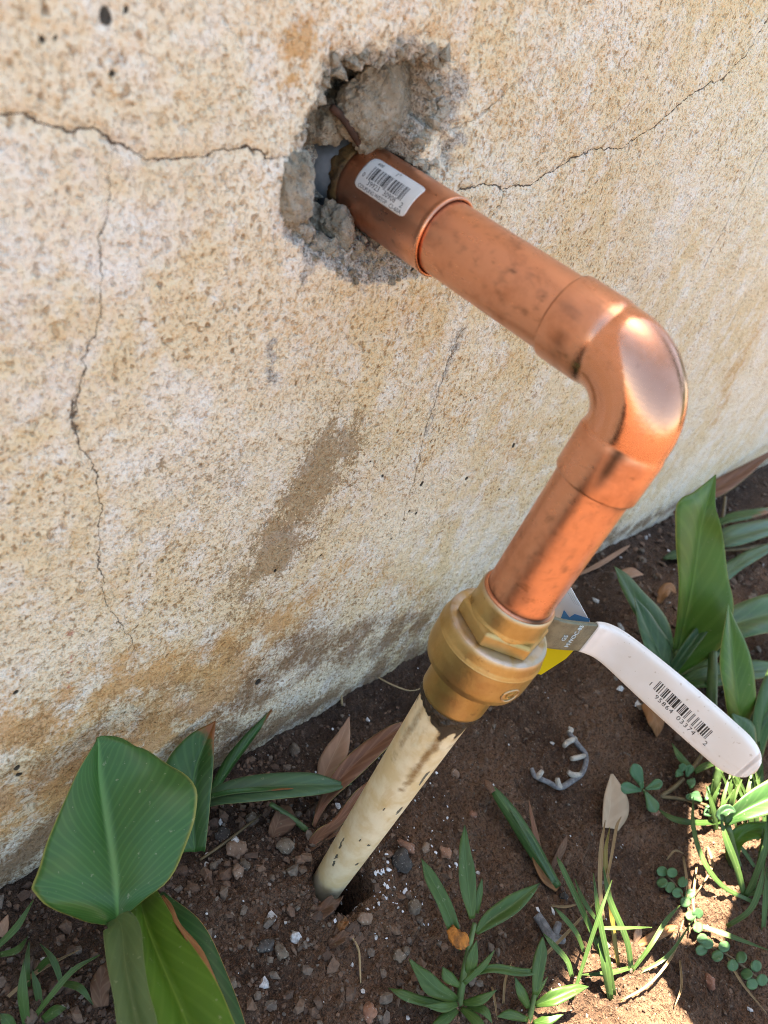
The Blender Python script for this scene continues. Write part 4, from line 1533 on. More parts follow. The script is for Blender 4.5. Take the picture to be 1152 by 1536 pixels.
stalk('stem', [(1108, 1120, -4, 5), (1110, 1095, 20, 3)], M['stem'], p, 10)

p = plant('canna_plant', 1140, 1180, 'canna shoot at the right edge behind the tip of the white grip', 'plant', G_CAN)
leaf('leaf', [(1128, 1165, 14, 6, 6), (1120, 1120, 36, 20, 17, 3, 3), (1110, 1090, 44, 12, 18), (1098, 1070, 48, .5, .5)], M['canna_g'], p, 20, 9, .8)
leaf('leaf', [(1118, 1125, 10, 5, 5), (1138, 1080, 40, 13, 12, 2, 2), (1172, 1030, 60, 15, 12), (1215, 985, 70, .5, .5)], M['canna_bl'], p, 20, 7, .6)
leaf('leaf', [(1135, 1150, 10, 5, 5), (1150, 1060, 50, 18, 16, 2, 2), (1185, 980, 70, 16, 14), (1225, 930, 80, .5, .5)], M['canna_g'], p, 20, 7, .6)
stalk('stem', [(1140, 1190, -6, 5), (1132, 1160, 14, 4)], M['stem'], p, 10)
stalk('stem', [(1068, 1212, -4, 3), (1072, 1180, 16, 3), (1078, 1150, 30, 2.4)], M['stem'], p, 10)

p = plant('canna_plant', 1110, 1300, 'young canna shoot at the right edge, half in the sun patch', 'plant', G_CAN)
leaf('leaf', [(1088, 1236, 40, 8, 5, 0, 0), (1112, 1218, 50, 16, 14, 5, 3), (1150, 1200, 58, 26, 22, 7, 4), (1200, 1182, 62, 28, 24, 7, 4), (1290, 1150, 56, .5, .5, 0, 0)], M['canna_g'], p, 24, 11, .6)
leaf('leaf', [(1098, 1290, 6, 8, 10, 0, 0), (1103, 1262, 22, 14, 12, 3, 0), (1125, 1246, 32, 13, 14, 3, 0), (1165, 1247, 36, 12, 12), (1215, 1256, 34, .5, .5)], M['canna_lit'], p, 22, 9, .5)
leaf('leaf', [(1084, 1232, 42, 2, 2), (1080, 1222, 46, 7, 7, 3, 3), (1092, 1214, 50, 8, 8, 3, 3), (1104, 1218, 51, 1, 1)], M['canna_bl'], p, 12, 7)
stalk('stem', [(1105, 1305, -6, 5), (1098, 1280, 12, 4.4), (1092, 1240, 38, 2.4)], M['stem'], p, 10)

p = plant('canna_plant', 1120, 850, 'canna leaves far right beyond the upright leaf, close to the wall', 'plant', G_CAN)
leaf('leaf', [(1060, 795, 8, 3, 3), (1090, 778, 22, 6, 7), (1130, 770, 30, 7, 7), (1180, 760, 34, .5, .5)], M['canna_tip'], p, 18, 7, .5)
leaf('leaf', [(1060, 815, 8, 8, 6), (1095, 808, 24, 18, 12, 3, 2), (1140, 795, 32, 16, 13, 3, 2), (1200, 780, 32, 8, 8), (1240, 770, 30, .5, .5)], M['canna_bl'], p, 20, 9, 1.0)
leaf('leaf', [(1075, 870, 6, 14, 12), (1105, 848, 20, 12, 10), (1140, 828, 32, 9, 8), (1200, 800, 40, .5, .5)], M['canna_bl'], p, 18, 7, .8)
leaf('leaf', [(995, 838, 3, 2, 2), (1015, 832, 10, 8, 6), (1045, 828, 14, 8, 6), (1075, 826, 14, 1, 1)], M['canna_bl'], p, 14, 5, .5)
stalk('stem', [(1080, 825, 4, 3), (1120, 822, 14, 3), (1170, 815, 20, 3)], M['stem_brown'], p, 8)
stalk('stem', [(1080, 815, -6, 3), (1083, 790, 12, 3), (1088, 745, 40, 2)], M['stem_brown'], p, 8)

# added canna out of view; its leaves are shaped to keep sun off the soil
p = empty('canna_plant', (420, -300, 0), 'added tall canna out of view at the right, its leaves shaped to shade the soil', 'plant', G_CAN)


def world_leaf(rows, mat, nv=9, nu=24):
    """rows x, y, z, half width along the flat side vector"""
    S = spline(np.array(rows, float), nu)
    T = np.gradient(S[:, :3], axis=0)
    V, U, W = [], [], []
    for i in range(nu):
        s = np.cross(T[i], [0, 0, 1.0])
        s /= np.linalg.norm(s) + 1e-9
        for u in np.linspace(-1, 1, nv):
            V.append(S[i, :3] + s * u * max(S[i, 3], .4) + np.array([0, 0, 1.0]) * abs(u) * S[i, 3] * .12)
            U.append(u)
            W.append(i / (nu - 1))
    me = mesh_np('leaf', V, grid_quads(nu, nv))
    uvset(me, np.array(U), np.array(W))
    o = link('leaf', me, mat, p)
    md = o.modifiers.new('thick', 'SOLIDIFY')
    md.thickness = .0004
    return o


SXY = np.array([TO_SUN.x / TO_SUN.z, TO_SUN.y / TO_SUN.z])


def over(gx_, gy_, z):
    """point at height z that shades ground point (gx_, gy_)"""
    return [gx_ + SXY[0] * z, gy_ + SXY[1] * z, z]


def shade_leaf(rows, mat):
    world_leaf([over(a, b, z) + [w] for a, b, z, w in rows], mat)


SHADE = True
shade_leaf([(330, -110, 300, 4), (280, -110, 340, 18), (215, -126, 380, 32), (165, -128, 400, 28), (122, -116, 410, 14), (92, -106, 412, 1)], M['canna_r'])
shade_leaf([(330, -330, 300, 5), (260, -280, 350, 40), (180, -225, 390, 44), (164, -190, 410, 32), (156, -165, 420, 15), (150, -146, 420, 1)], M['canna_r'])
shade_leaf([(400, -260, 260, 5), (340, -240, 290, 26), (280, -218, 310, 30), (225, -209, 320, 24), (190, -200, 325, 2)], M['canna_g'])
shade_leaf([(500, -180, 240, 5), (450, -165, 270, 26), (390, -150, 300, 30), (350, -140, 310, 22), (325, -128, 312, 2)], M['canna_g'])
shade_leaf([(150, -290, 400, 4), (110, -255, 430, 16), (66, -215, 445, 18), (40, -180, 455, 17), (33, -150, 460, 16), (30, -118, 462, 1)], M['canna_g'])  # extra leaf added to keep the sun off the lever grip
for a, b in (((425, -305, 0), over(150, -290, 400)), ((420, -300, 0), (over(330, -330, 300))), ((430, -290, 0), over(330, -130, 300)), ((425, -295, 0), over(400, -250, 260)), ((430, -292, 0), over(460, -180, 240))):
    P = spline(np.array([a, [(a[0] + b[0]) / 2 + 20, (a[1] + b[1]) / 2, b[2] * .6], b], float), 12)
    link('stem', tube_mesh('stem', P, np.linspace(7, 3.5, 12), 10), M['stem'], p)

# ------------------------------------------------------------------ weeds and grass
def blade(parent, pts, w=3.0, mat='grass', name='blade', nu=16):
    """pts rows px, py, lift; w = half width px at the middle"""
    pts = np.array(pts, float)
    n = len(pts)
    prof = [w * (.75 + .25 * math.sin(math.pi * i / (n - 1))) if i < n - 1 else .3 for i in range(n)]
    st = [(a, b, c, q, q, 1.2, 1.2) for (a, b, c), q in zip(pts, prof)]
    return leaf(name, st, M[mat], parent, nu, 3, 0, .2)


G_WEED = 'small weeds growing in the soil'
p = plant('weed', 690, 1505, 'narrow leaved weed below the painted pipe with an orange rust spot on one leaf', 'weed', G_WEED)
stalk('stem', [(688, 1512, -3, 2.2), (695, 1465, 12, 2.0), (704, 1420, 24, 1.7), (712, 1385, 34, 1.3)], M['stem'], p)
leaf('leaf', [(692, 1425, 26, 4, 4), (682, 1395, 34, 9, 8, 2, 2), (664, 1350, 42, 11, 11, 2, 2), (645, 1315, 46, 8, 9, 1, 1), (632, 1288, 48, .5, .5)], M['weed_o'], p, 22, 7, .5)
leaf('leaf', [(708, 1378, 34, 4, 4), (704, 1345, 42, 11, 11, 2, 2), (700, 1305, 50, 12, 12, 2, 2), (697, 1270, 55, 8, 8, 1, 1), (697, 1238, 58, .5, .5)], M['weed'], p, 22, 7, .5)
leaf('leaf', [(714, 1400, 30, 4, 4), (735, 1380, 36, 13, 12, 2, 2), (765, 1360, 40, 16, 14, 3, 3), (790, 1340, 42, 9, 10, 1, 1), (810, 1325, 42, .5, .5)], M['weed'], p, 22, 7, .5)
leaf('leaf', [(715, 1370, 34, 3, 3), (719, 1340, 42, 5, 5), (723, 1318, 46, .5, .5)], M['weed'], p, 14, 5)
leaf('leaf', [(702, 1468, 12, 4, 4), (708, 1440, 22, 9, 9, 1, 1), (715, 1410, 28, .5, .5)], M['weed'], p, 14, 5)
leaf('leaf', [(705, 1462, 14, 4, 4), (740, 1452, 22, 6, 7, 1, 1), (785, 1458, 24, 6, 7, 1, 1), (818, 1456, 22, .5, .5)], M['weed'], p, 18, 5, .4)
leaf('leaf', [(696, 1475, 14, 4, 4), (725, 1448, 22, 5, 5), (742, 1425, 25, .5, .5)], M['weed'], p, 14, 5)
leaf('leaf', [(685, 1500, 6, 5, 5), (655, 1482, 15, 16, 12, 2, 2), (632, 1460, 20, 10, 9), (614, 1438, 22, .5, .5)], M['weed'], p, 18, 7, .5)
leaf('leaf', [(684, 1510, 4, 4, 4), (640, 1503, 12, 8, 8, 1, 1), (605, 1492, 14, 7, 7), (583, 1482, 13, .5, .5)], M['weed'], p, 18, 5, .5)
leaf('leaf', [(686, 1506, 8, 4, 4), (665, 1512, 16, 7, 9, 1, 1), (635, 1508, 20, .5, .5)], M['weed'], p, 14, 5)
leaf('leaf', [(686, 1515, 4, 4, 4), (665, 1530, 10, 9, 9), (640, 1548, 12, .5, .5)], M['weed'], p, 14, 5)
leaf('leaf', [(692, 1512, 4, 4, 4), (715, 1532, 10, 8, 8), (735, 1560, 12, .5, .5)], M['weed'], p, 14, 5)
leaf('leaf', [(695, 1505, 6, 4, 4), (720, 1500, 14, 8, 8), (745, 1485, 18, .5, .5)], M['weed'], p, 14, 5)
leaf('leaf', [(690, 1480, 12, 3, 3), (672, 1465, 18, 9, 9), (664, 1450, 20, .5, .5)], M['weed'], p, 12, 5)
leaf('leaf', [(700, 1510, 4, 4, 4), (725, 1515, 10, 7, 7), (738, 1535, 10, .5, .5)], M['weed'], p, 12, 5)
c = at_ground(688, 1409, 36.5)
o = link('rust_spot', rock_mesh('rust_spot', 5.2, 6.5, 1.6, 77, 3, .35), M['rustspot'], None)
o.parent = p
o.matrix_parent_inverse = Matrix.Translation(p.location).inverted()
o.location = c / 1000

p = plant('weed', 795, 1535, 'lower narrow leaved weed at the bottom edge beside the sun patch', 'weed', G_WEED)
stalk('stem', [(790, 1545, -3, 2.0), (798, 1510, 8, 1.7), (804, 1480, 18, 1.2)], M['stem'], p)
leaf('leaf', [(803, 1492, 16, 4, 4), (808, 1455, 24, 10, 9, 1, 1), (812, 1425, 28, 8, 8), (814, 1405, 30, .5, .5)], M['weed'], p, 18, 7, .4)
leaf('leaf', [(803, 1508, 10, 4, 4), (830, 1498, 17, 13, 11, 2, 2), (860, 1486, 20, 10, 8, 1, 1), (883, 1480, 20, .5, .5)], M['weed'], p, 18, 7, .5)
leaf('leaf', [(793, 1512, 8, 4, 4), (782, 1490, 16, 7, 8), (772, 1465, 20, .5, .5)], M['weed'], p, 14, 5)
leaf('leaf', [(792, 1530, 4, 4, 4), (765, 1522, 10, 8, 8), (745, 1525, 11, .5, .5)], M['weed'], p, 14, 5)
leaf('leaf', [(800, 1535, 4, 4, 4), (822, 1530, 10, 8, 8), (845, 1522, 12, .5, .5)], M['weed'], p, 14, 5)
leaf('leaf', [(800, 1500, 12, 3, 3), (810, 1482, 16, 4, 4), (822, 1465, 18, .5, .5)], M['weed'], p, 12, 5)

G_GR = 'grass tufts in the soil'
p = plant('grass_tuft', 925, 1490, 'grass tuft growing out of the lower sun patch, one blade yellow', 'grass', G_GR)
for pts, w, m in (([(918, 1500, 0), (905, 1440, 18), (880, 1380, 34), (845, 1305, 46), (835, 1285, 46)], 4, 'grass'),
                  ([(922, 1495, 0), (912, 1440, 22), (898, 1370, 42), (890, 1310, 56)], 4, 'grass'),
                  ([(948, 1462, 0), (940, 1410, 18), (915, 1350, 38), (905, 1300, 48)], 4.5, 'grass'),
                  ([(928, 1450, 0), (922, 1410, 14), (915, 1350, 32), (908, 1285, 46), (915, 1240, 50)], 3.5, 'grass_y'),
                  ([(916, 1498, 0), (908, 1450, 20), (897, 1400, 30)], 6, 'grass'),
                  ([(945, 1460, 0), (975, 1420, 16), (1000, 1380, 24), (1020, 1358, 26)], 3.5, 'grass'),
                  ([(952, 1462, 0), (1000, 1435, 10), (1040, 1380, 18)], 3, 'grass'),
                  ([(945, 1452, 4), (910, 1460, 8), (872, 1462, 8)], 4, 'grass'),
                  ([(858, 1500, 4), (880, 1430, 26), (900, 1370, 44), (918, 1320, 54)], 3, 'grass'),
                  ([(898, 1392, 34), (930, 1392, 36), (978, 1391, 34)], 3, 'grass'),
                  ([(876, 1428, 22), (865, 1400, 30), (845, 1375, 34), (832, 1362, 34)], 3.4, 'grass'),
                  ([(858, 1465, 20), (850, 1440, 26), (828, 1415, 28), (815, 1400, 28)], 4, 'grass'),
                  ([(898, 1385, 30), (875, 1350, 36), (862, 1318, 38)], 3, 'grass'),
                  ([(905, 1380, 30), (900, 1330, 44), (902, 1270, 50), (908, 1230, 50)], 3.2, 'straw'),
                  ([(908, 1330, 40), (918, 1280, 44), (925, 1240, 40), (932, 1225, 34)], 2.2, 'straw')):
    blade(p, pts, w, m)

p = plant('grass_tuft', 1125, 1345, 'bright green grass tuft at the right edge in the upper sun patch', 'grass', G_GR)
for pts, w, m in (([(1128, 1352, 0), (1085, 1330, 10), (1055, 1290, 18), (1040, 1240, 22), (1040, 1195, 20)], 3.6, 'grass'),
                  ([(1117, 1345, 0), (1105, 1300, 20), (1090, 1260, 34), (1080, 1225, 40)], 5, 'grass'),
                  ([(1118, 1346, 0), (1135, 1310, 18), (1148, 1270, 34), (1152, 1220, 44)], 5, 'grass'),
                  ([(1128, 1340, 0), (1140, 1290, 24), (1145, 1240, 40)], 4, 'grass'),
                  ([(1090, 1390, 0), (1125, 1365, 16), (1140, 1330, 26), (1148, 1290, 34)], 4.5, 'grass'),
                  ([(1120, 1342, 0), (1150, 1338, 8), (1190, 1345, 8)], 3.5, 'grass'),
                  ([(1145, 1395, 0), (1148, 1350, 16), (1150, 1300, 30)], 4, 'grass'),
                  ([(1050, 1388, 2), (1090, 1402, 8), (1152, 1425, 8)], 4, 'grass'),
                  ([(1132, 1300, 4), (1110, 1270, 10), (1085, 1262, 14)], 3, 'grass')):
    blade(p, pts, w, m)
p = plant('grass_tuft', 1105, 1230, 'dark grass tuft under the tip of the white grip', 'grass', G_GR)
rs = random.Random(5)
for i in range(26):
    bx, by = rs.uniform(1062, 1150), rs.uniform(1200, 1262)
    dx, h = rs.uniform(-34, 26), rs.uniform(50, 105)
    blade(p, [(bx, by, 0), (bx + dx * .3, by - h * .5, 18), (bx + dx, by - h, 30)], rs.uniform(2, 4), 'grass')
blade(p, [(1085, 1232, 6), (1045, 1234, 12), (1010, 1228, 12), (985, 1212, 8)], 4.5, 'weed')
blade(p, [(1036, 1152, 6), (1020, 1135, 14), (1008, 1115, 16)], 5, 'grass')
blade(p, [(1042, 1158, 6), (1060, 1148, 14), (1085, 1142, 14)], 5, 'grass')
p = plant('grass_tuft', 45, 1500, 'dark grass tuft at the lower left corner', 'grass', G_GR)
for pts, w, m in (([(48, 1530, 0), (75, 1495, 14), (110, 1455, 24), (150, 1432, 26)], 4, 'grass'),
                  ([(40, 1540, 0), (34, 1490, 16), (36, 1440, 28)], 8, 'weed'),
                  ([(42, 1480, 4), (40, 1450, 14), (44, 1410, 18)], 5, 'weed'),
                  ([(0, 1432, 10), (25, 1425, 14), (42, 1405, 14)], 5, 'weed'),
                  ([(-6, 1422, 6), (25, 1390, 16), (50, 1350, 22)], 5, 'grass'),
                  ([(52, 1460, 6), (75, 1440, 16), (92, 1472, 10)], 5, 'weed'),
                  ([(60, 1510, 2), (55, 1480, 10), (48, 1455, 16)], 6, 'weed'),
                  ([(92, 1474, 12), (120, 1482, 16), (140, 1508, 8)], 6, 'weed'),
                  ([(92, 1474, 12), (80, 1440, 20), (60, 1415, 22)], 5, 'weed'),
                  ([(20, 1545, 2), (10, 1530, 8), (0, 1520, 10)], 10, 'weed'),
                  ([(65, 1530, 2), (85, 1515, 8), (100, 1512, 8)], 8, 'weed')):
    blade(p, pts, w, m)
blade(p, [(12, 1495, 4), (60, 1455, 8), (118, 1425, 6)], 3, 'straw')
p = plant('grass_tuft', 1010, 1525, 'thin pale grass stalks across the soil at the lower right', 'grass', G_GR)
rs = random.Random(9)
for pts, w in (([(930, 1502, 2), (975, 1475, 8), (1010, 1430, 10), (1025, 1380, 8)], 2), ([(1020, 1440, 3), (1022, 1480, 5), (1012, 1510, 3)], 1.6), ([(1085, 1420, 2), (1110, 1470, 5), (1150, 1520, 3)], 1.8),
               ([(1045, 1300, 3), (1040, 1350, 6), (1045, 1400, 3)], 1.6), ([(1062, 1270, 3), (1068, 1300, 6), (1045, 1340, 4)], 1.8), ([(1000, 1290, 4), (1012, 1276, 8), (1025, 1280, 4)], 1.4), ([(1025, 1285, 3), (1030, 1320, 5), (1035, 1400, 3)], 1.8),
               ([(790, 1460, 2), (850, 1400, 10), (900, 1345, 8)], 2.2), ([(755, 1505, 3), (758, 1470, 7), (768, 1442, 5)], 1.8), ([(738, 1480, 2), (742, 1500, 5), (746, 1530, 3)], 1.6), ([(825, 1358, 3), (850, 1360, 5), (878, 1352, 3)], 1.8)):
    blade(p, pts, w, 'straw', 'stalk', 12)

# creeping round leaved weeds
def disc(parent, px, py, r, lift, mat='creep', seed=0):
    rs = random.Random(int(px * 31 + py))
    a = rs.uniform(0, 6.28)
    dx, dy = math.cos(a) * r, math.sin(a) * r
    tl = rs.uniform(-2, 3)
    st = [(px - dx, py - dy, lift - tl, .6, .6), (px - dx * .7, py - dy * .7, lift - tl * .7, r * .68, r * .68, .4, .4), (px, py, lift, r * .95, r * .95, .8, .8), (px + dx * .7, py + dy * .7, lift + tl * .7, r * .68, r * .68, .4, .4), (px + dx, py + dy, lift + tl, .6, .6)]
    return leaf('leaf', st, M[mat], parent, 12, 5, 0, .35)


p = plant('creeping_weed', 1040, 1400, 'creeping weed with round leaf pairs left of the upper sun patch', 'weed', G_WEED)
stalk('stem', [(998, 1312, 4, .7), (1015, 1330, 5, .8), (1030, 1358, 5, .9), (1044, 1385, 4, .9), (1052, 1420, 2, .9)], M['stem_brown'], p, 6)
for q in ((993, 1307), (1008, 1309), (993, 1324), (1005, 1331), (1024, 1323), (1016, 1339), (1035, 1341), (1028, 1353), (1036, 1373), (1047, 1370), (1047, 1391), (1053, 1408), (1062, 1416)):
    disc(p, q[0], q[1], 8.2, 6)
p = plant('creeping_weed', 1110, 1450, 'creeping weed with round leaf pairs at the lower right corner', 'weed', G_WEED)
stalk('stem', [(1066, 1420, 3, .8), (1090, 1432, 5, .8), (1115, 1450, 5, .8), (1150, 1478, 3, .8)], M['stem_brown'], p, 6)
for q in ((1086, 1420), (1076, 1434), (1112, 1436), (1099, 1448), (1134, 1449), (1120, 1461), (1143, 1470), (1128, 1476), (1052, 1425)):
    disc(p, q[0], q[1], 9, 6)


def spoon(parent, x0, y0, x1, y1, w, l0, l1, mat='purs'):
    P = lambda f: (x0 + (x1 - x0) * f, y0 + (y1 - y0) * f, l0 + (l1 - l0) * f)
    leaf('leaf', [(*P(0), 1.5, 1.5), (*P(.3), w * .55, w * .55, .6, .6), (*P(.68), w, w, 1, 1), (*P(.9), w * .7, w * .7, .5, .5), (*P(1), .6, .6)], M[mat], parent, 16, 7, 0, .9)


p = plant('purslane', 966, 1188, 'small four leaved purslane beside the beige dead leaf', 'weed', G_WEED)
spoon(p, 964, 1182, 950, 1146, 9.5, 10, 18)
spoon(p, 962, 1186, 930, 1180, 9, 10, 14)
spoon(p, 968, 1184, 993, 1173, 8, 10, 15)
spoon(p, 968, 1188, 984, 1218, 9.5, 10, 10)
spoon(p, 962, 1183, 962, 1172, 4, 12, 18)
stalk('stem', [(975, 1200, -2, 1.2), (968, 1190, 6, 1.2), (965, 1185, 10, 1)], M['stem'], p)
p = plant('purslane', 1060, 1212, 'sprawling purslane with brown stems under the white grip', 'weed', G_WEED)
for a in ((1058, 1200, 1076, 1178, 10, 8, 14), (1052, 1202, 1038, 1190, 8, 8, 10), (1040, 1190, 1030, 1198, 5, 8, 8), (1030, 1172, 1042, 1176, 8, 10, 12), (1024, 1162, 1014, 1158, 7, 10, 12), (1030, 1165, 1036, 1148, 7, 10, 16),
          (1060, 1208, 1066, 1224, 9, 6, 6), (1020, 1160, 1026, 1146, 6, 10, 16)):
    spoon(p, *a)
stalk('stem', [(990, 1195, 2, 1.6), (1010, 1182, 6, 1.7), (1025, 1168, 8, 1.5)], M['stem_brown'], p)
stalk('stem', [(990, 1195, 2, 1.4), (1020, 1198, 5, 1.4), (1060, 1208, 6, 1.2)], M['stem_brown'], p)
stalk('stem', [(1030, 1165, 4, 1.6), (1048, 1140, 10, 2.0), (1060, 1120, 14, 1.6)], M['stem_brown'], p)

# ------------------------------------------------------------------ dead leaves and twigs
G_DRY = 'dead leaves lying on the soil'
thing_leaf('dead_leaf', [(484, 1168, 6, 9, 12), (492, 1150, 12, 16, 18, 1, 2), (502, 1128, 20, 15, 20, 1, 2), (513, 1105, 28, 9, 13), (524, 1075, 36, .5, .5)], M['dry_pink'], 'pale pinkish pointed dead leaf standing left of the painted pipe', 'leaf', G_DRY)
thing_leaf('dead_leaf', [(470, 1240, 3, 3, 3), (484, 1204, 10, 6, 8), (512, 1166, 18, 14, 16, 4, 1), (550, 1130, 26, 16, 16, 5, 1), (585, 1102, 30, 12, 12, 3, 1), (612, 1085, 30, 3, 3)], M['dry_red'], 'long red brown dead blade with yellowish edge bending behind the painted pipe', 'leaf', G_DRY, wave=1.5)
thing_leaf('dead_leaf', [(466, 1268, 3, 8, 6), (478, 1255, 8, 8, 8, 2, -3), (505, 1232, 14, 7, 9, 2, -3), (535, 1195, 22, 6, 7), (560, 1165, 28, 1, 1)], M['dry_red'], 'shrivelled reddish leaf twisted against the left side of the painted pipe', 'leaf', G_DRY, wave=2.5)
thing_leaf('dead_leaf', [(462, 1275, 2, 6, 6), (485, 1258, 4, 9, 6, 3, 0), (505, 1248, 6, 6, 6), (520, 1232, 5, 1, 1)], M['dry_brown'], 'small crumpled brown leaf at the left of the pipe foot', 'leaf', G_DRY, wave=3)
thing_leaf('dead_leaf', [(408, 1258, 2, 8, 4), (414, 1240, 8, 10, 22, 3, -4), (420, 1222, 10, 8, 26, 2, -4), (424, 1208, 8, 2, 12)], M['dry_brown'], 'grey brown folded dead leaf below the long level blade', 'leaf', G_DRY, wave=1)
thing_leaf('dead_leaf', [(908, 1242, 3, 5, 20), (914, 1216, 8, 10, 29, 2, 1), (916, 1190, 12, 9, 23, 2, 1), (917, 1161, 15, 1, 3)], M['dry_beige'], 'flat beige dead leaf beside the four leaved purslane', 'leaf', G_DRY)
thing_leaf('dead_leaf', [(968, 1054, 8, 8, 8), (980, 1072, 12, 13, 12, -4, 2), (986, 1088, 10, 10, 11, -3, 2), (985, 1106, 4, .5, .5)], M['dry_orange'], 'orange brown dead leaf tip hanging below the white grip', 'leaf', G_DRY)
thing_leaf('dead_leaf', [(1010, 770, 10, 3, 3), (1035, 752, 26, 12, 8, 0, 0), (1075, 733, 40, 14, 12, 0, 0), (1110, 712, 52, 12, 10), (1150, 684, 66, 4, 4), (1185, 660, 74, .5, .5)], M['dry_red'], 'long brown dead leaf leaning on the wall behind the upright leaf', 'leaf', G_DRY, wave=2)
thing_leaf('dead_leaf', [(828, 1300, 1, 4, 3), (838, 1285, 6, 6, 5, 2, -2), (845, 1268, 10, 5, 5, 2, -2), (850, 1254, 10, .5, .5)], M['dry_brown'], 'curled brown leaf scrap right of the rolled green leaf', 'leaf', G_DRY)
thing_leaf('dead_leaf', [(955, 1418, 2, 4, 4), (980, 1408, 6, 10, 6, 2, -1), (1005, 1394, 7, 7, 6), (1014, 1388, 5, .5, .5)], M['dry_orange'], 'rusty brown leaf scrap above the lower sun patch', 'leaf', G_DRY)
thing_leaf('dead_leaf', [(952, 1415, 2, 3, 3), (957, 1400, 6, 6, 6, 2, 0), (958, 1384, 6, .5, .5)], M['dry_pink'], 'small upright pale leaf scrap touching the rusty scrap above the lower sun patch', 'leaf', G_DRY)
thing_leaf('dead_leaf', [(462, 1378, 1, 8, 8), (482, 1366, 5, 13, 12, 2, 3), (500, 1354, 5, 8, 10), (512, 1346, 2, .5, .5)], M['dry_brown'], 'crumpled dark brown leaf on the soil just below the pipe hole', 'leaf', G_DRY, wave=4)
thing_leaf('dead_leaf', [(492, 1418, 1, 5, 5), (508, 1410, 6, 9, 8, 2, 3), (522, 1400, 4, 5, 5), (528, 1392, 1, .5, .5)], M['dry_brown'], 'small brown leaf with a curled stalk below the crumpled leaf', 'leaf', G_DRY, wave=3)
thing_leaf('dead_leaf', [(506, 1398, 3, 4, 4), (514, 1388, 6, 8, 6, 1, 2), (520, 1378, 5, .5, .5)], M['dry_orange'], 'small bright rust coloured leaf flake below the pipe hole', 'leaf', G_DRY, wave=3)
thing_leaf('dead_leaf', [(152, 1510, 2, 12, 10), (150, 1480, 6, 15, 15, 2, 1), (158, 1455, 8, 10, 14), (160, 1442, 7, .5, .5)], M['dry_brown'], 'brown dead leaf left of the dull grey green leaf', 'leaf', G_DRY, wave=2)
thing_leaf('dead_leaf', [(0, 1405, 2, 8, 8), (6, 1390, 6, 9, 7), (12, 1372, 8, .5, .5)], M['dry_pink'], 'pale leaf scrap at the left picture edge under the big round leaf', 'leaf', G_DRY)
thing_leaf('dead_leaf', [(790, 860, 3, 3, 3), (850, 842, 6, 4, 4), (905, 815, 8, 5, 4), (935, 800, 6, .5, .5)], M['dry_brown'], 'dry brown blade on the soil behind the upright copper pipe', 'leaf', G_DRY)
thing_leaf('dead_leaf', [(868, 862, 3, 2, 2), (900, 846, 8, 4, 4), (932, 826, 8, 3, 3), (945, 818, 6, .5, .5)], M['dry_pink'], 'second dry blade lying behind the upright copper pipe, nearer the plant', 'leaf', G_DRY)
thing_leaf('dead_leaf', [(925, 865, 2, 5, 5), (945, 860, 4, 9, 8), (965, 862, 3, .5, .5)], M['dry_pink'], 'pale flat leaf scrap above the left canna blades', 'leaf', G_DRY)
thing_leaf('dead_leaf', [(988, 905, 4, 3, 3), (995, 890, 12, 9, 8, -3, 3), (1005, 882, 12, 8, 6), (1014, 890, 8, .5, .5)], M['dry_orange'], 'curled orange dead leaf left of the upright leaf base', 'leaf', G_DRY)
thing_leaf('dead_leaf', [(836, 1335, 2, 4, 8), (818, 1318, 5, 6, 10, 2, 0), (803, 1290, 9, 4, 8), (795, 1262, 10, .5, .5)], M['dry_orange'], 'brown papery sheath under the lower end of the rolled green leaf', 'leaf', G_DRY)
thing_leaf('dead_leaf', [(812, 1285, 3, 3, 3), (804, 1255, 10, 4, 4), (798, 1228, 14, 3, 3), (793, 1200, 16, .5, .5)], M['dry_red'], 'narrow reddish dry blade right of the rolled green leaf', 'leaf', G_DRY)

p = plant('rolled_leaf', 838, 1328, 'rolled green leaf lying on the soil between the pipe and the grass', 'leaf', 'rolled leaf')
leaf('blade', [(838, 1330, 4, 6, 5, -2, -2), (820, 1306, 9, 8, 9, -4, -4), (797, 1272, 14, 9, 13, -5, -4), (770, 1228, 17, 9, 12, -4, -4), (748, 1196, 17, 7, 8, -3, -3), (733, 1176, 14, 2, 2)], M['canna_g'], p, 26, 9)
leaf('fold', [(832, 1324, 9, 4, 4), (815, 1295, 14, 3, 5, 0, 2), (795, 1262, 19, 2, 6, 0, 3), (775, 1230, 20, 1, 4), (765, 1214, 19, .5, .5)], M['canna_bl'], p, 18, 5)
leaf('brown_tip', [(740, 1188, 18, 4, 4), (732, 1176, 17, 5, 5), (727, 1170, 15, .5, .5)], M['dry_brown'], p, 10, 5)
del p['group']

p = plant('twig_ring', 850, 1150, 'grey curved twig like a broken ring with short prongs on the soil', 'twig', 'grey twig pieces')
stalk('arc', [(853, 1099, 6, 2.0), (867, 1117, 5, 2.1), (879, 1134, 4, 2.0), (874, 1158, 4, 2.2), (858, 1171, 4, 2.3), (840, 1181, 4, 2.2), (822, 1173, 4, 2.0), (803, 1164, 4, 1.9), (797, 1152, 5, 1.5)], M['ash'], p, 8, 40)
for a in (((863, 1108, 5, 2.2), (852, 1113, 7, 2.3), (846, 1119, 8, 1.8)), ((876, 1134, 4, 2.0), (864, 1137, 7, 2.2), (857, 1138, 8, 1.8)), ((870, 1163, 4, 2.2), (858, 1162, 7, 2.2), (852, 1157, 8, 1.8)),
          ((840, 1181, 4, 2.2), (837, 1174, 7, 2.2), (836, 1167, 9, 1.7)), ((806, 1166, 4, 2.0), (809, 1162, 7, 2.1), (813, 1157, 8, 1.7)), ((852, 1099, 6, 1.8), (858, 1095, 7, 1.7), (853, 1091, 8, 1.2))):
    stalk('prong', a, M['bone'], p, 8, 8)
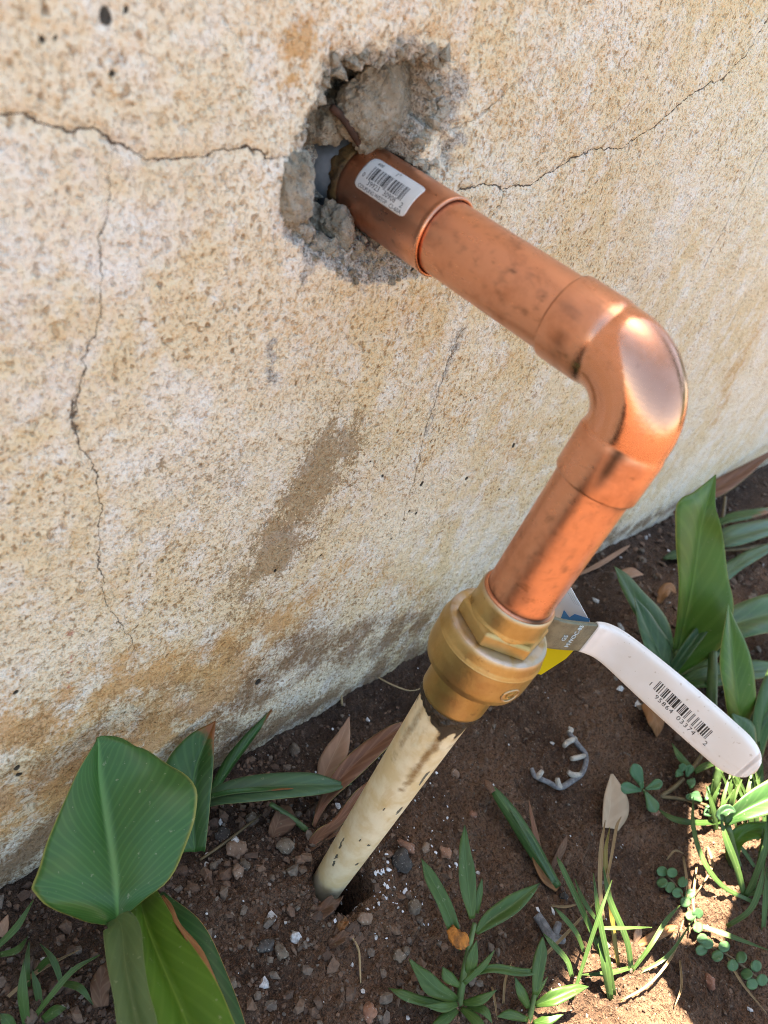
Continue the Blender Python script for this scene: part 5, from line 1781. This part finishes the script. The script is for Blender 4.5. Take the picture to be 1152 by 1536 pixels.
p = plant('twig_ring', 825, 1395, 'short thick grey twig piece with one stub right of the narrow leaved weed', 'twig', 'grey twig pieces')
stalk('arc', [(805, 1372, 5, 2.8), (817, 1390, 5, 3.0), (827, 1405, 5, 3.2), (845, 1410, 4, 2.4)], M['ash'], p, 10, 18)
stalk('prong', [(830, 1404, 5, 2.4), (836, 1392, 8, 2.4), (838, 1384, 9, 1.9)], M['ash'], p, 8, 8)
o = stalk('straw_stalk', [(506, 1006, 26, .6), (511, 1030, 16, .8), (513, 1058, 3, .9)], M['straw'], None, 6)
tag(o, 'thin straw stalk standing at the wall foot above the pink leaf', 'stalk')
o = stalk('root', [(560, 1012, 3, .6), (590, 1028, 5, .7), (620, 1036, 4, .5), (650, 1022, 3, .3)], M['straw'], None, 6)
tag(o, 'thin pale root on the soil between wall and valve', 'root')
o = stalk('root', [(300, 1290, 3, .8), (340, 1262, 6, .9), (375, 1235, 6, .8), (392, 1222, 4, .6)], M['stem_brown'], None, 6)
tag(o, 'dark thin root on the soil under the long level blade', 'root')
o = stalk('root', [(528, 1405, 3, .7), (538, 1425, 5, .7), (540, 1455, 4, .6), (541, 1475, 2, .4)], M['straw'], None, 6)
tag(o, 'thin curled root hanging from the small brown leaf below the pipe', 'root')

# ------------------------------------------------------------------ stones, gravel, paint flecks
G_ST = 'loose stones on the soil'
for px, py, d, mat, seed, lab in (
        (355, 1277, (9, 6.5, 4.5), 'stone_tan', 31, 'biggest tan stone on the dark soil right of the big round leaf'),
        (335, 1255, (6, 6.5, 2.4), 'stone_dark', 32, 'flat dark slate chip above the big tan stone'),
        (423, 1277, (6.5, 5.5, 5), 'stone_grey', 33, 'round grey stone between the big tan stone and the pipe foot'),
        (320, 1300, (3.2, 3.2, 2.6), 'stone_grey', 34, 'small grey pebble under the big tan stone'),
        (418, 1432, (5, 4.5, 3.6), 'stone_grey', 35, 'pale grey angular stone low on the soil left of the weed'),
        (396, 1424, (6, 4.5, 3.2), 'stone_dark', 36, 'flat black stone next to the pale angular stone'),
        (682, 1161, (5.5, 4, 3.6), 'stone_tan', 37, 'rounded tan pebble right of the painted pipe below the valve'),
        (709, 1223, (4, 3, 3), 'stone_red', 38, 'small reddish pebble above the weed tip'),
        (606, 1275, (4, 7.5, 3.5), 'stone_red', 39, 'upright reddish brick chip right of the pipe foot'),
        (665, 1283, (5.5, 5, 3.6), 'stone_red', 40, 'square red brick chip left of the upright weed leaf'),
        (636, 1275, (4.4, 3.8, 3.6), 'stone_tan', 41, 'rounded brown stone between the two brick chips'),
        (600, 1295, (9, 8, 5), 'stone_dark', 42, 'large dark soil lump right of the pipe hole'),
        (542, 1386, (5.5, 4.5, 4), 'stone_tan', 43, 'tan pebble right of the small rust coloured flake'),
        (592, 1440, (4, 4.5, 3.4), 'stone_grey', 44, 'grey stone left of the weed rosette'),
        (553, 1520, (5, 6, 4), 'stone_red', 45, 'pinkish stone near the bottom edge left of the weed'),
        (618, 1365, (6, 5, 4.4), 'stone_grey', 46, 'grey rough stone left of the weed stem'),
        (606, 1430, (3, 3.6, 2.6), 'stone_grey', 47, 'small grey pebble just right of the grey stone by the rosette'),
        (845, 1347, (4, 3.6, 3), 'stone_dark', 48, 'dark pebble below the rolled green leaf end'),
        (976, 1221, (5, 6, 3.6), 'stone_red', 49, 'brown oval stone below the four leaved purslane'),
        (1062, 1475, (5, 6, 4), 'stone_red', 50, 'smooth brown stone right of the lower sun patch'),
        (376, 1235, (6, 5, 4.5), 'stone_grey', 51, 'grey crumbly stone under the long level blade'),
        (365, 1300, (4.5, 3.6, 3.4), 'stone_grey', 52, 'grey pebble below right of the big tan stone'),
        (355, 1310, (5, 5, 3.8), 'stone_tan', 53, 'brownish pebble below the big tan stone'),
        (440, 1130, (6, 5, 5), 'stone_grey', 54, 'grey clod at the wall foot left of the pink leaf'),
        (345, 1480, (3.6, 3.6, 3), 'stone_grey', 55, 'grey pebble near the bottom beside the dark canna leaf')):
    c = at_ground(px, py, 0)
    c = np.array([c[0], c[1], float(soil_z(c[0], c[1])) + d[2] * .45])
    d = tuple(q * .82 for q in d)
    rock('stone', c, d, seed, M[mat], lab, 'stone', G_ST, (0, 0, seed * 1.3), 3, .22)

bm = bmesh.new()
bmesh.ops.create_icosphere(bm, subdivisions=1, radius=1.0)
IV = np.array([v.co[:] for v in bm.verts])
IF = np.array([[v.index for v in f.verts] for f in bm.faces])
bm.free()


def scatter(name, centers, sizes, mat, flat=.7, seed=1, sink=.35, tones=None):
    rs = np.random.RandomState(seed)
    n = len(centers)
    nv = len(IV)
    ax = rs.randn(n, 3)
    ax /= np.linalg.norm(ax, axis=1)[:, None]
    an = rs.rand(n) * 6.28
    B = IV[None] * (1 + .32 * rs.randn(n, nv, 1).clip(-1.6, 1.6)) * (np.array([1, 1, 1]) * (.65 + .7 * rs.rand(n, 1, 3)))
    c, s = np.cos(an)[:, None, None], np.sin(an)[:, None, None]
    k = ax[:, None, :]
    B = B * c + np.cross(np.broadcast_to(k, B.shape), B) * s + k * (B * k).sum(-1, keepdims=True) * (1 - c)
    B = B * np.array([1, 1, flat]) * sizes[:, None, None]
    cz = soil_z(centers[:, 0], centers[:, 1]) + sizes * (flat - sink)
    P = B + np.stack([centers[:, 0], centers[:, 1], cz], -1)[:, None, :]
    F = IF[None] + (np.arange(n) * nv)[:, None, None]
    me = mesh_np(name, P.reshape(-1, 3), None, F.reshape(-1, 3), smooth=False)
    t = rs.rand(n) if tones is None else tones
    fattr(me, 'tone', np.repeat(t, nv))
    fattr(me, 'hue', np.repeat(rs.rand(n), nv))
    return link(name, me, mat)


rs = np.random.RandomState(21)
N = 18000
cx = rs.uniform(-185, 330, N)
cy = rs.uniform(-240, 97, N)
dens = .28 + .72 * sstep(170, -10, cx) * sstep(-180, 30, cy) + .3 * fbm(cx, cy, 40, 2)
keep = (rs.rand(N) < dens) & (np.hypot(cx, cy) > 18)
cx, cy = cx[keep], cy[keep]
sz = .35 + .75 * rs.rand(len(cx)) ** 2 + 2.4 * rs.rand(len(cx)) ** 12
sz *= .75 + .6 * sstep(120, -40, cx)
# coarser crumbs further along the wall
n2 = 1500
fx, fy = rs.uniform(330, 1300, n2), rs.uniform(-160, 97, n2)
fs = 1.6 + 3.2 * rs.rand(n2) ** 3
o = scatter('gravel', np.stack([np.concatenate([cx, fx]), np.concatenate([cy, fy])], -1), np.concatenate([sz, fs]), M['gravel'], .72, 5)
tag(o, 'small crumbs of soil and grit strewn over the ground', 'gravel', None, 'stuff')
# white paint flecks scraped off beside the pipe
n3 = 130
a = rs.rand(n3)
fx = np.where(a < .45, 22 + 11 * rs.randn(n3), np.where(a < .75, 55 + 30 * rs.randn(n3), 40 + 130 * rs.randn(n3)))
fy = np.where(a < .45, -26 + 12 * rs.randn(n3), np.where(a < .75, -14 + 22 * rs.randn(n3), -40 + 60 * rs.randn(n3)))
ok = (np.hypot(fx, fy) > 20) & (fy < 90)
fx, fy = fx[ok], fy[ok]
o = scatter('paint_flecks', np.stack([fx, fy], -1), .45 + 1.6 * rs.rand(len(fx)) ** 4, M['fleck'], .4, 8, .1)
tag(o, 'tiny white paint flecks scattered on the soil beside the pipe', 'flecks', None, 'stuff')
